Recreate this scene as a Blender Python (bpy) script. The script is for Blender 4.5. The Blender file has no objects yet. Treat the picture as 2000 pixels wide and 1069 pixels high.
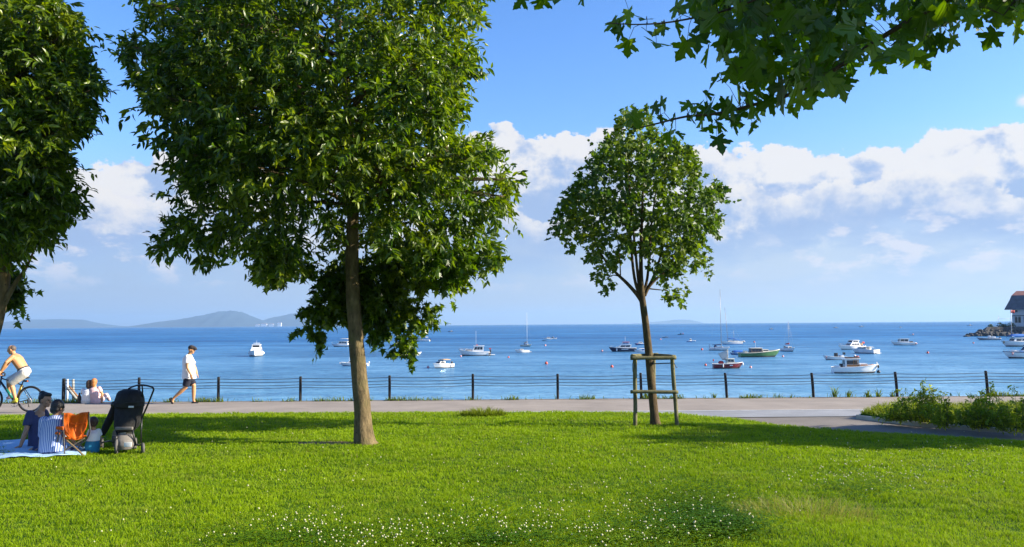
import bpy, bmesh, math, random
import numpy as np
from mathutils import Vector, Matrix, Quaternion
from math import radians, sin, cos, pi, sqrt, atan2

SC = bpy.context.scene
COL = SC.collection
rng = np.random.default_rng(7)
random.seed(7)

EXPO = 1.3
# ------------------------------------------------------------------ camera
F = 1600.0                       # focal length in pixels of the 2000 px wide photograph
CAM = Vector((0, 0, 2.2))
PITCH = math.atan(99.5 / F)
ROLL = radians(0.4)
_f = Vector((0, cos(PITCH), sin(PITCH)))
_u0 = Vector((0, -sin(PITCH), cos(PITCH)))
_r0 = Vector((1, 0, 0))
_r = _r0 * cos(ROLL) - _u0 * sin(ROLL)
_u = _u0 * cos(ROLL) + _r0 * sin(ROLL)
cd = bpy.data.cameras.new('camera')
cd.sensor_width = 36.0
cd.lens = 36.0 * F / 2000.0
cd.clip_start = 0.05
cd.clip_end = 60000
cam = bpy.data.objects.new('camera', cd)
COL.objects.link(cam)
cam.matrix_world = Matrix(((_r.x, _u.x, -_f.x, CAM.x), (_r.y, _u.y, -_f.y, CAM.y), (_r.z, _u.z, -_f.z, CAM.z), (0, 0, 0, 1)))
SC.camera = cam

def ray(px, py):
    return _f + _r * ((px - 1000.0) / F) - _u * ((py - 534.5) / F)

def P(px, py, Y):
    """world point seen at a photo pixel, at world distance Y along +Y"""
    d = ray(px, py)
    return CAM + d * (Y / d.y)

def G(px, py, z=0.0):
    d = ray(px, py)
    t = (z - CAM.z) / d.z
    return CAM + d * t

SEA = -4.2
def S(px, py):
    return G(px, py, SEA)

# ------------------------------------------------------------------ tags
def tag(o, label=None, cat=None, group=None, kind=None):
    if label: o['label'] = label
    if cat: o['category'] = cat
    if group: o['group'] = group
    if kind: o['kind'] = kind
    return o

def link(name, me, mat=None, parent=None):
    o = bpy.data.objects.new(name, me)
    COL.objects.link(o)
    if mat is not None and me is not None and len(me.materials) == 0:
        me.materials.append(mat)
    if parent is not None:
        o.parent = parent
    return o

def empty(name, loc=(0, 0, 0), rz=0.0):
    o = bpy.data.objects.new(name, None)
    COL.objects.link(o)
    o.location = loc
    o.rotation_euler = (0, 0, rz)
    o.empty_display_size = 0.2
    return o

# ------------------------------------------------------------------ mesh builder
class MB:
    def __init__(self):
        self.v = []
        self.f = []
        self.sm = []
    def add(self, vs, fs, smooth=False):
        n = len(self.v)
        self.v += [tuple(p) for p in vs]
        self.f += [tuple(i + n for i in q) for q in fs]
        self.sm += [smooth] * len(fs)
        return self
    def box(self, c, s, rz=0.0, rx=0.0, ry=0.0, taper=1.0, bevel=0.0):
        """box centred at c with full sizes s"""
        M = Matrix.Translation(c) @ Matrix.Rotation(rz, 4, 'Z') @ Matrix.Rotation(ry, 4, 'Y') @ Matrix.Rotation(rx, 4, 'X')
        hx, hy, hz = s[0] / 2, s[1] / 2, s[2] / 2
        if bevel > 0:
            bm = bmesh.new()
            bmesh.ops.create_cube(bm, size=1)
            for v in bm.verts:
                k = taper if v.co.z > 0 else 1
                v.co = Vector((v.co.x * s[0] * k, v.co.y * s[1] * k, v.co.z * s[2]))
            bmesh.ops.bevel(bm, geom=bm.edges[:], offset=bevel, segments=2, affect='EDGES', profile=0.6)
            bm.verts.index_update()
            self.add([M @ v.co for v in bm.verts], [[v.index for v in f.verts] for f in bm.faces], True)
            bm.free()
            return self
        vs = []
        for z, k in ((-hz, 1), (hz, taper)):
            for x, y in ((-hx, -hy), (hx, -hy), (hx, hy), (-hx, hy)):
                vs.append(M @ Vector((x * k, y * k, z)))
        return self.add(vs, [(3, 2, 1, 0), (4, 5, 6, 7), (0, 1, 5, 4), (1, 2, 6, 5), (2, 3, 7, 6), (3, 0, 4, 7)])
    def tube(self, pts, rad, n=8, caps=True, smooth=True, closed=False):
        pts = [Vector(p) for p in pts]
        m = len(pts)
        if not hasattr(rad, '__len__'):
            rad = [rad] * m
        up = Vector((0.13, 0.31, 0.94))
        vs, fs = [], []
        prev = None
        for i, p in enumerate(pts):
            if closed:
                t = pts[(i + 1) % m] - pts[i - 1]
            else:
                t = pts[min(i + 1, m - 1)] - pts[max(i - 1, 0)]
            if t.length < 1e-9: t = Vector((0, 0, 1))
            t.normalize()
            if prev is None:
                a = t.cross(up)
                if a.length < 0.05: a = t.cross(Vector((1, 0, 0)))
            else:
                a = prev - t * prev.dot(t)
                if a.length < 1e-6: a = t.cross(up)
            a.normalize(); prev = a
            b = t.cross(a)
            r = rad[i]
            for k in range(n):
                w = 2 * pi * k / n
                vs.append(p + a * (r * cos(w)) + b * (r * sin(w)))
        ns = m if closed else m - 1
        for i in range(ns):
            j = (i + 1) % m
            for k in range(n):
                l = (k + 1) % n
                fs.append((i * n + k, i * n + l, j * n + l, j * n + k))
        if caps and not closed:
            fs.append(tuple(range(n - 1, -1, -1)))
            fs.append(tuple((m - 1) * n + k for k in range(n)))
        return self.add(vs, fs, smooth)
    def ell(self, c, r, rot=None, nu=12, nv=8, smooth=True):
        if not hasattr(r, '__len__'): r = (r, r, r)
        c = Vector(c)
        vs = []
        for j in range(1, nv):
            th = pi * j / nv
            for i in range(nu):
                w = 2 * pi * i / nu
                vs.append(Vector((r[0] * sin(th) * cos(w), r[1] * sin(th) * sin(w), r[2] * cos(th))))
        vs.append(Vector((0, 0, r[2]))); vs.append(Vector((0, 0, -r[2])))
        if rot is not None: vs = [rot @ v for v in vs]
        vs = [v + c for v in vs]
        fs = []
        for j in range(nv - 2):
            for i in range(nu):
                k = (i + 1) % nu
                fs.append((j * nu + i, (j + 1) * nu + i, (j + 1) * nu + k, j * nu + k))
        T = len(vs) - 2; B = len(vs) - 1
        for i in range(nu):
            k = (i + 1) % nu
            fs.append((T, i, k)); fs.append((B, (nv - 2) * nu + k, (nv - 2) * nu + i))
        return self.add(vs, fs, smooth)
    def prism(self, poly, h, axis='Z', base=0.0, M=None):
        """extrude a 2-D polygon; axis is the extrusion axis"""
        n = len(poly)
        def mk(a, b, c):
            if axis == 'Z': p = Vector((a, b, c))
            elif axis == 'Y': p = Vector((a, c, b))
            else: p = Vector((c, a, b))
            return M @ p if M is not None else p
        vs = [mk(a, b, base) for a, b in poly] + [mk(a, b, base + h) for a, b in poly]
        fs = [tuple(range(n - 1, -1, -1)), tuple(range(n, 2 * n))]
        for i in range(n):
            j = (i + 1) % n
            fs.append((i, j, n + j, n + i))
        return self.add(vs, fs)
    def grid(self, rows, smooth=True, closed=False):
        m = len(rows[0]); vs = [p for r in rows for p in r]; fs = []
        for i in range(len(rows) - 1):
            for j in range(m if closed else m - 1):
                k = (j + 1) % m
                fs.append((i * m + j, i * m + k, (i + 1) * m + k, (i + 1) * m + j))
        return self.add(vs, fs, smooth)
    def mesh(self, name, fixn=True):
        me = bpy.data.meshes.new(name)
        me.from_pydata(self.v, [], self.f)
        me.polygons.foreach_set('use_smooth', self.sm)
        if fixn:
            bm = bmesh.new(); bm.from_mesh(me)
            bmesh.ops.recalc_face_normals(bm, faces=bm.faces[:])
            bm.to_mesh(me); bm.free()
        me.update()
        return me
    def build(self, name, mat, parent=None, fixn=True):
        return link(name, self.mesh(name, fixn), mat, parent)

def np_mesh(name, V, faces_list, smooth=False, attrs=None):
    """V (n,3); faces_list: list of int arrays (m,k) sharing V"""
    me = bpy.data.meshes.new(name)
    V = np.asarray(V, np.float32)
    me.vertices.add(len(V)); me.vertices.foreach_set('co', V.ravel())
    loops = np.concatenate([f.ravel() for f in faces_list]).astype(np.int32)
    cnt = np.concatenate([np.full(len(f), f.shape[1], np.int32) for f in faces_list])
    st = np.concatenate([[0], np.cumsum(cnt)[:-1]]).astype(np.int32)
    me.loops.add(len(loops)); me.loops.foreach_set('vertex_index', loops)
    me.polygons.add(len(cnt)); me.polygons.foreach_set('loop_start', st)
    me.update(calc_edges=True)
    me.polygons.foreach_set('use_smooth', np.full(len(cnt), smooth, bool))
    for k, a in (attrs or {}).items():
        at = me.attributes.new(k, 'FLOAT', 'POINT')
        at.data.foreach_set('value', np.asarray(a, np.float32))
    me.update()
    return me

def smooth_path(pts, rad, m=6):
    """Catmull-Rom through points"""
    pts = [Vector(p) for p in pts]; n = len(pts); op, orr = [], []
    for i in range(n - 1):
        p0 = pts[max(i - 1, 0)]; p1 = pts[i]; p2 = pts[i + 1]; p3 = pts[min(i + 2, n - 1)]
        for j in range(m):
            t = j / m
            op.append(0.5 * ((2 * p1) + (p2 - p0) * t + (2 * p0 - 5 * p1 + 4 * p2 - p3) * t * t + (3 * p1 - p0 - 3 * p2 + p3) * t ** 3))
            orr.append(rad[i] + (rad[i + 1] - rad[i]) * t)
    op.append(pts[-1]); orr.append(rad[-1])
    return op, orr

# ------------------------------------------------------------------ materials
def srgb(r, g, b):
    def f(c):
        c /= 255.0
        return c / 12.92 if c <= 0.04045 else ((c + 0.055) / 1.055) ** 2.4
    return (f(r), f(g), f(b))

class NT:
    """small helper round a node tree"""
    def __init__(self, nt):
        self.nt = nt
        self.L = nt.links
    def n(self, typ, _out=0, **kw):
        nd = self.nt.nodes.new(typ)
        for k, v in kw.items():
            if k.startswith('i_'):
                key = k[2:]
                s = nd.inputs[int(key)] if key.isdigit() else nd.inputs[key.replace('_', ' ')]
                self.set(s, v)
            else:
                setattr(nd, k, v)
        return nd
    def set(self, s, v):
        if isinstance(v, bpy.types.NodeSocket):
            self.L.new(v, s)
        elif isinstance(v, bpy.types.Node):
            self.L.new(v.outputs[0], s)
        else:
            if hasattr(v, '__len__') and s.type == 'RGBA' and len(v) == 3: v = (*v, 1)
            s.default_value = v
    def m(self, op, a, b=0.0, c=None, clamp=False):
        nd = self.nt.nodes.new('ShaderNodeMath'); nd.operation = op; nd.use_clamp = clamp
        self.set(nd.inputs[0], a); self.set(nd.inputs[1], b)
        if c is not None: self.set(nd.inputs[2], c)
        return nd.outputs[0]
    def noise(self, vec, scale, detail=4, rough=0.5, dist=0.0, dim='3D'):
        nd = self.nt.nodes.new('ShaderNodeTexNoise'); nd.noise_dimensions = dim
        if vec is not None: self.set(nd.inputs['Vector'], vec)
        nd.inputs['Scale'].default_value = scale; nd.inputs['Detail'].default_value = detail
        nd.inputs['Roughness'].default_value = rough; nd.inputs['Distortion'].default_value = dist
        return nd.outputs[0]
    def ramp(self, fac, stops, interp='LINEAR'):
        nd = self.nt.nodes.new('ShaderNodeValToRGB'); cr = nd.color_ramp; cr.interpolation = interp
        while len(cr.elements) < len(stops): cr.elements.new(0.5)
        for e, (p, c) in zip(cr.elements, stops):
            e.position = p
            if not hasattr(c, '__len__'): c = (c, c, c)
            e.color = (*c[:3], 1)
        self.set(nd.inputs[0], fac)
        return nd.outputs[0]
    def mix(self, fac, a, b, mode='MIX'):
        nd = self.nt.nodes.new('ShaderNodeMix'); nd.data_type = 'RGBA'; nd.blend_type = mode
        self.set(nd.inputs[0], fac); self.set(nd.inputs[6], a); self.set(nd.inputs[7], b)
        return nd.outputs[2]
    def maprange(self, v, a, b, c=0.0, d=1.0, smooth=False):
        nd = self.nt.nodes.new('ShaderNodeMapRange'); nd.clamp = True
        if smooth: nd.interpolation_type = 'SMOOTHSTEP'
        self.set(nd.inputs[0], v)
        for i, x in enumerate((a, b, c, d)): self.set(nd.inputs[i + 1], x)
        return nd.outputs[0]
    def mapping(self, vec, scale=(1, 1, 1), loc=(0, 0, 0), rot=(0, 0, 0)):
        nd = self.nt.nodes.new('ShaderNodeMapping')
        self.set(nd.inputs[0], vec); nd.inputs[1].default_value = loc; nd.inputs[2].default_value = rot; nd.inputs[3].default_value = scale
        return nd.outputs[0]

def new_mat(name):
    m = bpy.data.materials.new(name); m.use_nodes = True
    t = NT(m.node_tree); m.node_tree.nodes.clear()
    out = t.n('ShaderNodeOutputMaterial')
    return m, t, out

def pbr(name, col, rough=0.6, var=0.12, scale=8.0, metal=0.0, bump=0.0, bscale=40.0, dirt=0.0, spec=0.5, coat=0.0):
    """principled material with procedural colour variation, optional dirt and bump"""
    m, t, out = new_mat(name)
    tc = t.n('ShaderNodeTexCoord')
    vec = tc.outputs['Object']
    n1 = t.noise(vec, scale, 5, 0.6)
    hi = tuple(min(1, c * (1 + var)) for c in col); lo = tuple(c * (1 - var) for c in col)
    c = t.ramp(n1, [(0.3, lo), (0.7, hi)])
    if dirt > 0:
        n2 = t.noise(vec, scale * 0.6 + 1.3, 6, 0.65)
        fac = t.maprange(n2, 0.52, 0.75, 0.0, dirt)
        c = t.mix(fac, c, tuple(0.25 * x + 0.02 for x in col))
    b = t.n('ShaderNodeBsdfPrincipled', i_Base_Color=c, i_Roughness=rough, i_Metallic=metal)
    b.inputs['Specular IOR Level'].default_value = spec
    if coat: b.inputs['Coat Weight'].default_value = coat; b.inputs['Coat Roughness'].default_value = 0.12
    r = t.noise(vec, scale * 2.3, 3, 0.5)
    t.L.new(t.maprange(r, 0.3, 0.7, max(0.02, rough - 0.08), min(1, rough + 0.08)), b.inputs['Roughness'])
    if bump > 0:
        bn = t.noise(vec, bscale, 5, 0.6)
        bp = t.n('ShaderNodeBump', i_Strength=bump, i_Height=bn); bp.inputs['Distance'].default_value = 0.02
        t.L.new(bp.outputs[0], b.inputs['Normal'])
    t.L.new(b.outputs[0], out.inputs[0])
    return m

# ------------------------------------------------------------------ light
SUN_EL = radians(25.0)
SUN_AZ = radians(94.0)        # clockwise from +Y (straight ahead): the sun stands to the right
sun_dir = Vector((sin(SUN_AZ) * cos(SUN_EL), cos(SUN_AZ) * cos(SUN_EL), sin(SUN_EL)))
ld = bpy.data.lights.new('sun', 'SUN')
ld.energy = 5.0
ld.angle = radians(0.55)
ld.color = (1.0, 0.89, 0.71)
sun = bpy.data.objects.new('sun', ld); COL.objects.link(sun)
sun.rotation_euler = sun_dir.to_track_quat('Z', 'Y').to_euler()

# ------------------------------------------------------------------ sky with a bank of cumulus
def make_world():
    w = bpy.data.worlds.new('World'); SC.world = w; w.use_nodes = True
    w.cycles.sampling_method = 'MANUAL'; w.cycles.sample_map_resolution = 256
    nt = w.node_tree; nt.nodes.clear(); t = NT(nt)
    out = t.n('ShaderNodeOutputWorld'); bg = t.n('ShaderNodeBackground')
    STR = 0.12
    K = STR * 2 ** EXPO
    bg.inputs[1].default_value = STR
    sky = t.n('ShaderNodeTexSky'); sky.sky_type = 'NISHITA'; sky.sun_disc = False
    sky.sun_elevation = SUN_EL; sky.sun_rotation = SUN_AZ
    sky.altitude = 0; sky.air_density = 1.0; sky.dust_density = 0.6; sky.ozone_density = 2.5
    hs = t.n('ShaderNodeHueSaturation', i_Saturation=SKY_SAT, i_Value=SKY_VAL); t.L.new(sky.outputs[0], hs.inputs['Color'])
    skyc = t.mix(1.0, hs.outputs[0], SKY_TINT, 'MULTIPLY')
    tc = t.n('ShaderNodeTexCoord')
    sep = t.n('ShaderNodeSeparateXYZ'); t.L.new(tc.outputs['Generated'], sep.inputs[0])
    x, y, z = sep.outputs
    az = t.m('ARCTAN2', x, y)
    el = t.m('ARCSINE', z)
    # the outline of the tops of the cloud bank, as elevation over azimuth
    tops = [(-600, 330), (-200, 310), (60, 345), (150, 335), (220, 330), (262, 322), (285, 328), (310, 308), (340, 318), (430, 345), (600, 335), (800, 310), (900, 280), (950, 266),
            (985, 258), (1020, 266), (1060, 276), (1100, 272), (1130, 268), (1165, 262), (1200, 270), (1290, 300), (1350, 312), (1400, 292), (1450, 292), (1490, 300), (1560, 298), (1620, 303),
            (1670, 302), (1720, 302), (1775, 296), (1800, 276), (1850, 262), (1900, 262), (1950, 250), (2000, 246), (2300, 230), (2800, 300)]
    A0, A1, E1 = -1.0, 1.0, 0.4
    fc = t.n('ShaderNodeFloatCurve'); cu = fc.mapping.curves[0]
    pts = []
    for px, py in tops:
        d = ray(px, py); a = atan2(d.x, d.y); e = math.asin(d.z / d.length)
        pts.append(((a - A0) / (A1 - A0), e / E1))
    pts = [(0, pts[0][1])] + pts + [(1, pts[-1][1])]
    while len(cu.points) < len(pts): cu.points.new(0.5, 0.5)
    for p, q in zip(cu.points, pts): p.location = q
    fc.mapping.update()
    t.L.new(t.maprange(az, A0, A1), fc.inputs['Value'])
    top = t.m('MULTIPLY', fc.outputs[0], E1)

    # node group: billowing noise at (az, el)
    def coords(da=0.0, de=0.0, sx=1.0, sy=1.0, seed=0.0):
        c = t.n('ShaderNodeCombineXYZ')
        t.set(c.inputs[0], t.m('MULTIPLY', t.m('ADD', az, da), sx)); t.set(c.inputs[1], t.m('MULTIPLY', t.m('ADD', el, de), sy)); c.inputs[2].default_value = seed
        return c.outputs[0]
    def billow(da, de):
        c = coords(da, de, 1.0, 1.25)
        warp = t.n('ShaderNodeTexNoise'); t.L.new(c, warp.inputs['Vector']); warp.inputs['Scale'].default_value = 14; warp.inputs['Detail'].default_value = 3
        vm = t.n('ShaderNodeVectorMath', operation='MULTIPLY_ADD'); t.L.new(warp.outputs['Color'], vm.inputs[0]); vm.inputs[1].default_value = (0.03, 0.03, 0.0); t.L.new(c, vm.inputs[2])
        vo = t.n('ShaderNodeTexVoronoi'); vo.feature = 'SMOOTH_F1'; vo.voronoi_dimensions = '2D'; vo.normalize = True
        t.L.new(vm.outputs[0], vo.inputs['Vector'])
        vo.inputs['Scale'].default_value = 17; vo.inputs['Detail'].default_value = 4.0; vo.inputs['Roughness'].default_value = 0.53; vo.inputs['Lacunarity'].default_value = 2.3; vo.inputs['Smoothness'].default_value = 0.2
        b = t.m('SUBTRACT', 0.42, vo.outputs['Distance'])
        nz = t.noise(c, 70, 8, 0.66)
        return t.m('ADD', b, t.m('MULTIPLY', t.m('SUBTRACT', nz, 0.5), 0.35))
    b0 = billow(0, 0)
    b1 = billow(0.013, 0.010)
    big = t.noise(coords(0, 0, 1.0, 1.6, 3.3), 9.0, 3, 0.5)
    big1 = t.noise(coords(0.03, 0.02, 1.0, 1.6, 3.3), 9.0, 3, 0.5)
    depth = t.m('SUBTRACT', top, el)                                   # how far below the outline
    dens = t.m('ADD', depth, t.m('MULTIPLY', b0, 0.058))
    edge = t.maprange(dens, 0.0, 0.0045, 0, 1, True)
    lit = t.m('ADD', t.m('MULTIPLY', t.m('SUBTRACT', b0, b1), 2.7), t.m('MULTIPLY', t.m('SUBTRACT', big, big1), 3.0))
    lit = t.m('ADD', lit, t.m('MULTIPLY', t.m('SUBTRACT', big, 0.5), 2.0))
    lit = t.m('SUBTRACT', t.m('ADD', lit, 1.15), t.m('MULTIPLY', dens, 14.0))
    litc = t.maprange(lit, 0.0, 1.0, 0, 1, True)
    white = tuple(c / K for c in (0.90, 0.885, 0.885)); grey = tuple(c / K for c in (0.38, 0.52, 0.80))
    cc = t.mix(litc, grey, white)
    # the bank dissolves downward into soft hazy sheets
    soft = t.noise(coords(0, 0, 1.0, 3.2, 9.1), 7.0, 5, 0.55)
    low = t.maprange(t.m('ADD', el, t.m('MULTIPLY', t.m('SUBTRACT', soft, 0.5), 0.09)), 0.055, 0.115, 0.0, 1.0, True)
    fill = t.maprange(soft, 0.35, 0.65, 0.35, 0.9)
    alpha = t.m('MULTIPLY', edge, t.m('ADD', t.m('MULTIPLY', low, 0.96), 0.0))
    # hazy lower sky with small pinkish puffs
    puff = t.noise(coords(0, 0, 1.0, 2.2, 5.7), 17.0, 6, 0.6)
    patch = t.noise(coords(0, 0, 1.0, 2.0, 1.7), 5.0, 2, 0.5)
    pf = t.m('MULTIPLY', t.maprange(puff, 0.50, 0.62, 0, 1, True), t.maprange(patch, 0.42, 0.60, 0, 1, True))
    pf = t.m('MULTIPLY', pf, t.m('MULTIPLY', t.maprange(el, 0.03, 0.075, 0, 1, True), t.maprange(el, 0.13, 0.21, 0.75, 0, True)))
    veil = tuple(c / K for c in (0.56, 0.69, 0.87)); shade = tuple(c / K for c in (0.40, 0.56, 0.83))
    rz = t.maprange(az, -0.5, 0.5, 0.0, 1.0)
    veil_l = tuple(c / K for c in (0.38, 0.50, 0.73)); veil_r = tuple(c / K for c in (0.60, 0.69, 0.82))
    vc = t.mix(rz, veil_l, veil_r)
    vs = t.mix(t.maprange(soft, 0.42, 0.62, 0, 0.6, True), vc, shade)
    vs = t.mix(t.maprange(el, 0.01, 0.07, 0, 1, True), vc, vs)
    vfac = t.maprange(t.m('SUBTRACT', el, t.m('MULTIPLY', top, 0.25)), 0.02, 0.19, 0.92, 0.0, True)
    vfac2 = t.m('MAXIMUM', vfac, 0.0)
    c1 = t.mix(vfac2, skyc, vs)
    c2 = t.mix(alpha, c1, cc)
    pc = tuple(c / K for c in (0.84, 0.83, 0.90))
    c3 = t.mix(pf, c2, pc)
    # a second, nearer row of heaps standing in front of the grey bases
    tops2 = [(-600, 470), (100, 400), (150, 384), (200, 380), (250, 392), (290, 396), (330, 384), (380, 400), (430, 470), (700, 470), (880, 440), (930, 408), (990, 400), (1050, 430), (1110, 436), (1160, 420), (1300, 440), (1380, 392), (1430, 360), (1480, 362), (1530, 392), (1580, 376), (1640, 366), (1680, 376),
             (1712, 366), (1740, 350), (1775, 340), (1800, 346), (1850, 350), (1900, 338), (1925, 352), (1990, 380), (2300, 400)]
    fc2 = t.n('ShaderNodeFloatCurve'); cu2 = fc2.mapping.curves[0]
    pts = []
    for px, py in tops2:
        d = ray(px, py); a = atan2(d.x, d.y); e = math.asin(d.z / d.length)
        pts.append(((a - A0) / (A1 - A0), e / E1))
    pts = [(0, pts[0][1])] + pts + [(1, pts[-1][1])]
    while len(cu2.points) < len(pts): cu2.points.new(0.5, 0.5)
    for p, q in zip(cu2.points, pts): p.location = q
    fc2.mapping.update()
    t.L.new(t.maprange(az, A0, A1), fc2.inputs['Value'])
    dep2 = t.m('SUBTRACT', t.m('MULTIPLY', fc2.outputs[0], E1), el)
    den2 = t.m('ADD', dep2, t.m('MULTIPLY', b0, 0.050))
    edge2 = t.m('MULTIPLY', t.maprange(den2, 0.0, 0.005, 0, 1, True), t.m('MULTIPLY', t.maprange(dep2, 0.0, 0.062, 0.92, 0.0, True), t.maprange(el, 0.075, 0.12, 0, 1, True)))
    lit2 = t.m('SUBTRACT', t.m('ADD', 0.95, t.m('MULTIPLY', t.m('SUBTRACT', b0, b1), 1.8)), t.m('MULTIPLY', den2, 20.0))
    c3 = t.mix(edge2, c3, t.mix(t.maprange(lit2, 0, 1, 0, 1, True), grey, white))
    # one loose puff high up on the right
    d = ray(1992, 198); a0 = atan2(d.x, d.y); e0 = math.asin(d.z / d.length)
    rr = t.m('SQRT', t.m('ADD', t.m('POWER', t.m('SUBTRACT', az, a0 + 0.006), 2.0), t.m('POWER', t.m('MULTIPLY', t.m('SUBTRACT', el, e0), 1.5), 2.0)))
    pp = t.maprange(t.m('SUBTRACT', t.m('ADD', 0.014, t.m('MULTIPLY', b0, 0.035)), rr), 0.0, 0.012, 0, 0.9, True)
    c4 = t.mix(pp, c3, white)
    t.L.new(c4, bg.inputs[0]); t.L.new(bg.outputs[0], out.inputs[0])
SKY_SAT, SKY_VAL = 1.2, 0.81
SKY_TINT = (0.88, 0.94, 1.16, 1)
make_world()
SC.view_settings.view_transform = 'Standard'
SC.view_settings.look = 'None'
SC.view_settings.exposure = EXPO
SC.view_settings.gamma = 1.0
SC.render.film_transparent = False
SC.cycles.use_denoising = True
SC.cycles.max_bounces = 8
SC.cycles.diffuse_bounces = 1
SC.cycles.glossy_bounces = 3
SC.cycles.transmission_bounces = 4
SC.cycles.transparent_max_bounces = 8
SC.cycles.volume_bounces = 0
# ------------------------------------------------------------------ the ground
def interp(pts, x):
    xs = [p[0] for p in pts]; ys = [p[1] for p in pts]
    return np.interp(x, xs, ys)
# far edge of the lawn, as world Y over world X (where it meets the cycle lane and the side path)
_edge_px = [(-900, 821), (-300, 816), (0, 814), (250, 812), (700, 809), (1000, 808), (1200, 808), (1330, 812), (1420, 820), (1500, 831), (1600, 841), (1700, 848), (1800, 853.5), (1900, 860), (2000, 866), (2200, 874), (2600, 890)]
EDGE = sorted([(G(a, b).x, G(a, b).y) for a, b in _edge_px])
Y_STRIP0, Y_PATH0, Y_WALL = 19.3, 20.75, 24.25

def lawn_h(x, y):
    """height of the lawn (numpy friendly)"""
    yb = interp(EDGE, x)
    d = np.maximum(yb - y, 0.0)
    h = 0.03 + 0.20 * (1 - np.exp(-d / 5.0))
    h = h + 0.02 * np.sin(x * 1.3 + 0.7 * y) * np.sin(y * 1.1 - 0.4 * x + 1.0) * np.minimum(d, 1.0)
    # a low hummock in front on the right
    h = h + 0.10 * np.exp(-(((x - 2.6) / 1.3) ** 2 + ((y - 7.6) / 0.9) ** 2))
    return h

def L(px, py):
    """point of the lawn seen at a photo pixel"""
    z = 0.15
    for _ in range(8):
        p = G(px, py, z); z = float(lawn_h(p.x, p.y))
    return Vector((p.x, p.y, z))

def asphalt(name, col, spots=0.3, scale=1.0):
    m, t, out = new_mat(name)
    tc = t.n('ShaderNodeTexCoord'); v = tc.outputs['Object']
    fine = t.noise(v, 55 * scale, 3, 0.7); big = t.noise(v, 0.7, 5, 0.6); mid = t.noise(t.mapping(v, (0.35, 1.6, 1)), 2.2, 5, 0.65)
    lo = tuple(c * 0.72 for c in col); hi = tuple(c * 1.25 for c in col)
    c = t.ramp(t.m('ADD', t.m('MULTIPLY', fine, 0.45), t.m('MULTIPLY', big, 0.55)), [(0.32, lo), (0.68, hi)])
    c = t.mix(t.maprange(mid, 0.55, 0.72, 0, spots), c, tuple(x * 0.6 for x in col))
    b = t.n('ShaderNodeBsdfPrincipled', i_Base_Color=c, i_Roughness=0.92)
    b.inputs['Specular IOR Level'].default_value = 0.2
    bp = t.n('ShaderNodeBump', i_Strength=0.35, i_Height=fine); bp.inputs['Distance'].default_value = 0.01
    t.L.new(bp.outputs[0], b.inputs['Normal']); t.L.new(b.outputs[0], out.inputs[0])
    return m
M_PATH = asphalt('promenade_asphalt', (0.275, 0.240, 0.205), 0.5)
M_STRIP = asphalt('cycle_lane_asphalt', (0.255, 0.265, 0.28), 0.5)
M_DARK = asphalt('side_path_asphalt', (0.185, 0.165, 0.145), 0.35)
M_EARTH = pbr('earth', (0.10, 0.085, 0.05), 0.95, 0.3, 3.0, bump=0.4, bscale=20)
M_STONE = pbr('sea_wall_stone', (0.24, 0.22, 0.19), 0.9, 0.25, 2.0, bump=0.5, bscale=12)

def sheet(name, poly, z, mat, kind='structure'):
    me = bpy.data.meshes.new(name)
    me.from_pydata([(x, y, z) for x, y in poly], [], [tuple(range(len(poly)))])
    o = link(name, me, mat); tag(o, kind=kind)
    return o
XL, XR = -60, 60
# the bank of land everything stands on: one block with a stone face towards the sea
mb = MB().box((0, (Y_WALL - 60) / 2, -3.2), (160, Y_WALL + 60, 6.4))
o = mb.build('ground', M_STONE); tag(o, kind='structure'); o.location.z = -0.012
sheet('promenade_path', [(XL, Y_PATH0), (XR, Y_PATH0), (XR, Y_WALL - 0.16), (XL, Y_WALL - 0.16)], 0.0, M_PATH)
sheet('cycle_lane', [(XL, Y_STRIP0), (XR, Y_STRIP0), (XR, Y_PATH0 - 0.002), (XL, Y_PATH0 - 0.002)], 0.004, M_STRIP)
mb = MB(); mb.box((0, Y_WALL - 0.08, -0.01), (120, 0.157, 0.04))
tag(mb.build('kerb', M_PATH), kind='structure')
# pale joint line between the lane and the promenade
M_LINE = pbr('worn_paint', (0.42, 0.44, 0.46), 0.8, 0.25, 6.0, dirt=0.5)
sheet('lane_line', [(XL, Y_PATH0 - 0.07), (XR, Y_PATH0 - 0.07), (XR, Y_PATH0 + 0.05), (XL, Y_PATH0 + 0.05)], 0.009, M_LINE)
# side path that leaves the lane to the right, in dark asphalt
sp = [(1400, 816.5), (1470, 817), (1560, 817), (1640, 816), (1672, 819), (1700, 823), (1740, 829), (1800, 835), (1900, 843), (2000, 849), (2200, 858), (2600, 872)]
top_edge = [(G(a, b).x, G(a, b).y) for a, b in sp]
bot = [(x, interp(EDGE, x) - 0.4) for x in np.linspace(top_edge[-1][0], top_edge[0][0], 30)]
sheet('side_path', top_edge + [(float(a), float(b)) for a, b in bot], 0.008, M_DARK)
# verge on the right between the promenade and the side path
vg = [(1672, 818.5), (1690, 812.5), (1730, 808.5), (1800, 806.5), (1900, 805.5), (2000, 805), (2300, 804), (2600, 868), (2200, 856), (2000, 848), (1900, 842), (1800, 834), (1740, 827), (1700, 822)]
VERGE = [(G(a, b).x, G(a, b).y) for a, b in vg]
M_KERB = pbr('pale_kerb', (0.50, 0.46, 0.36), 0.85, 0.15, 3.0, dirt=0.3)

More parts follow.
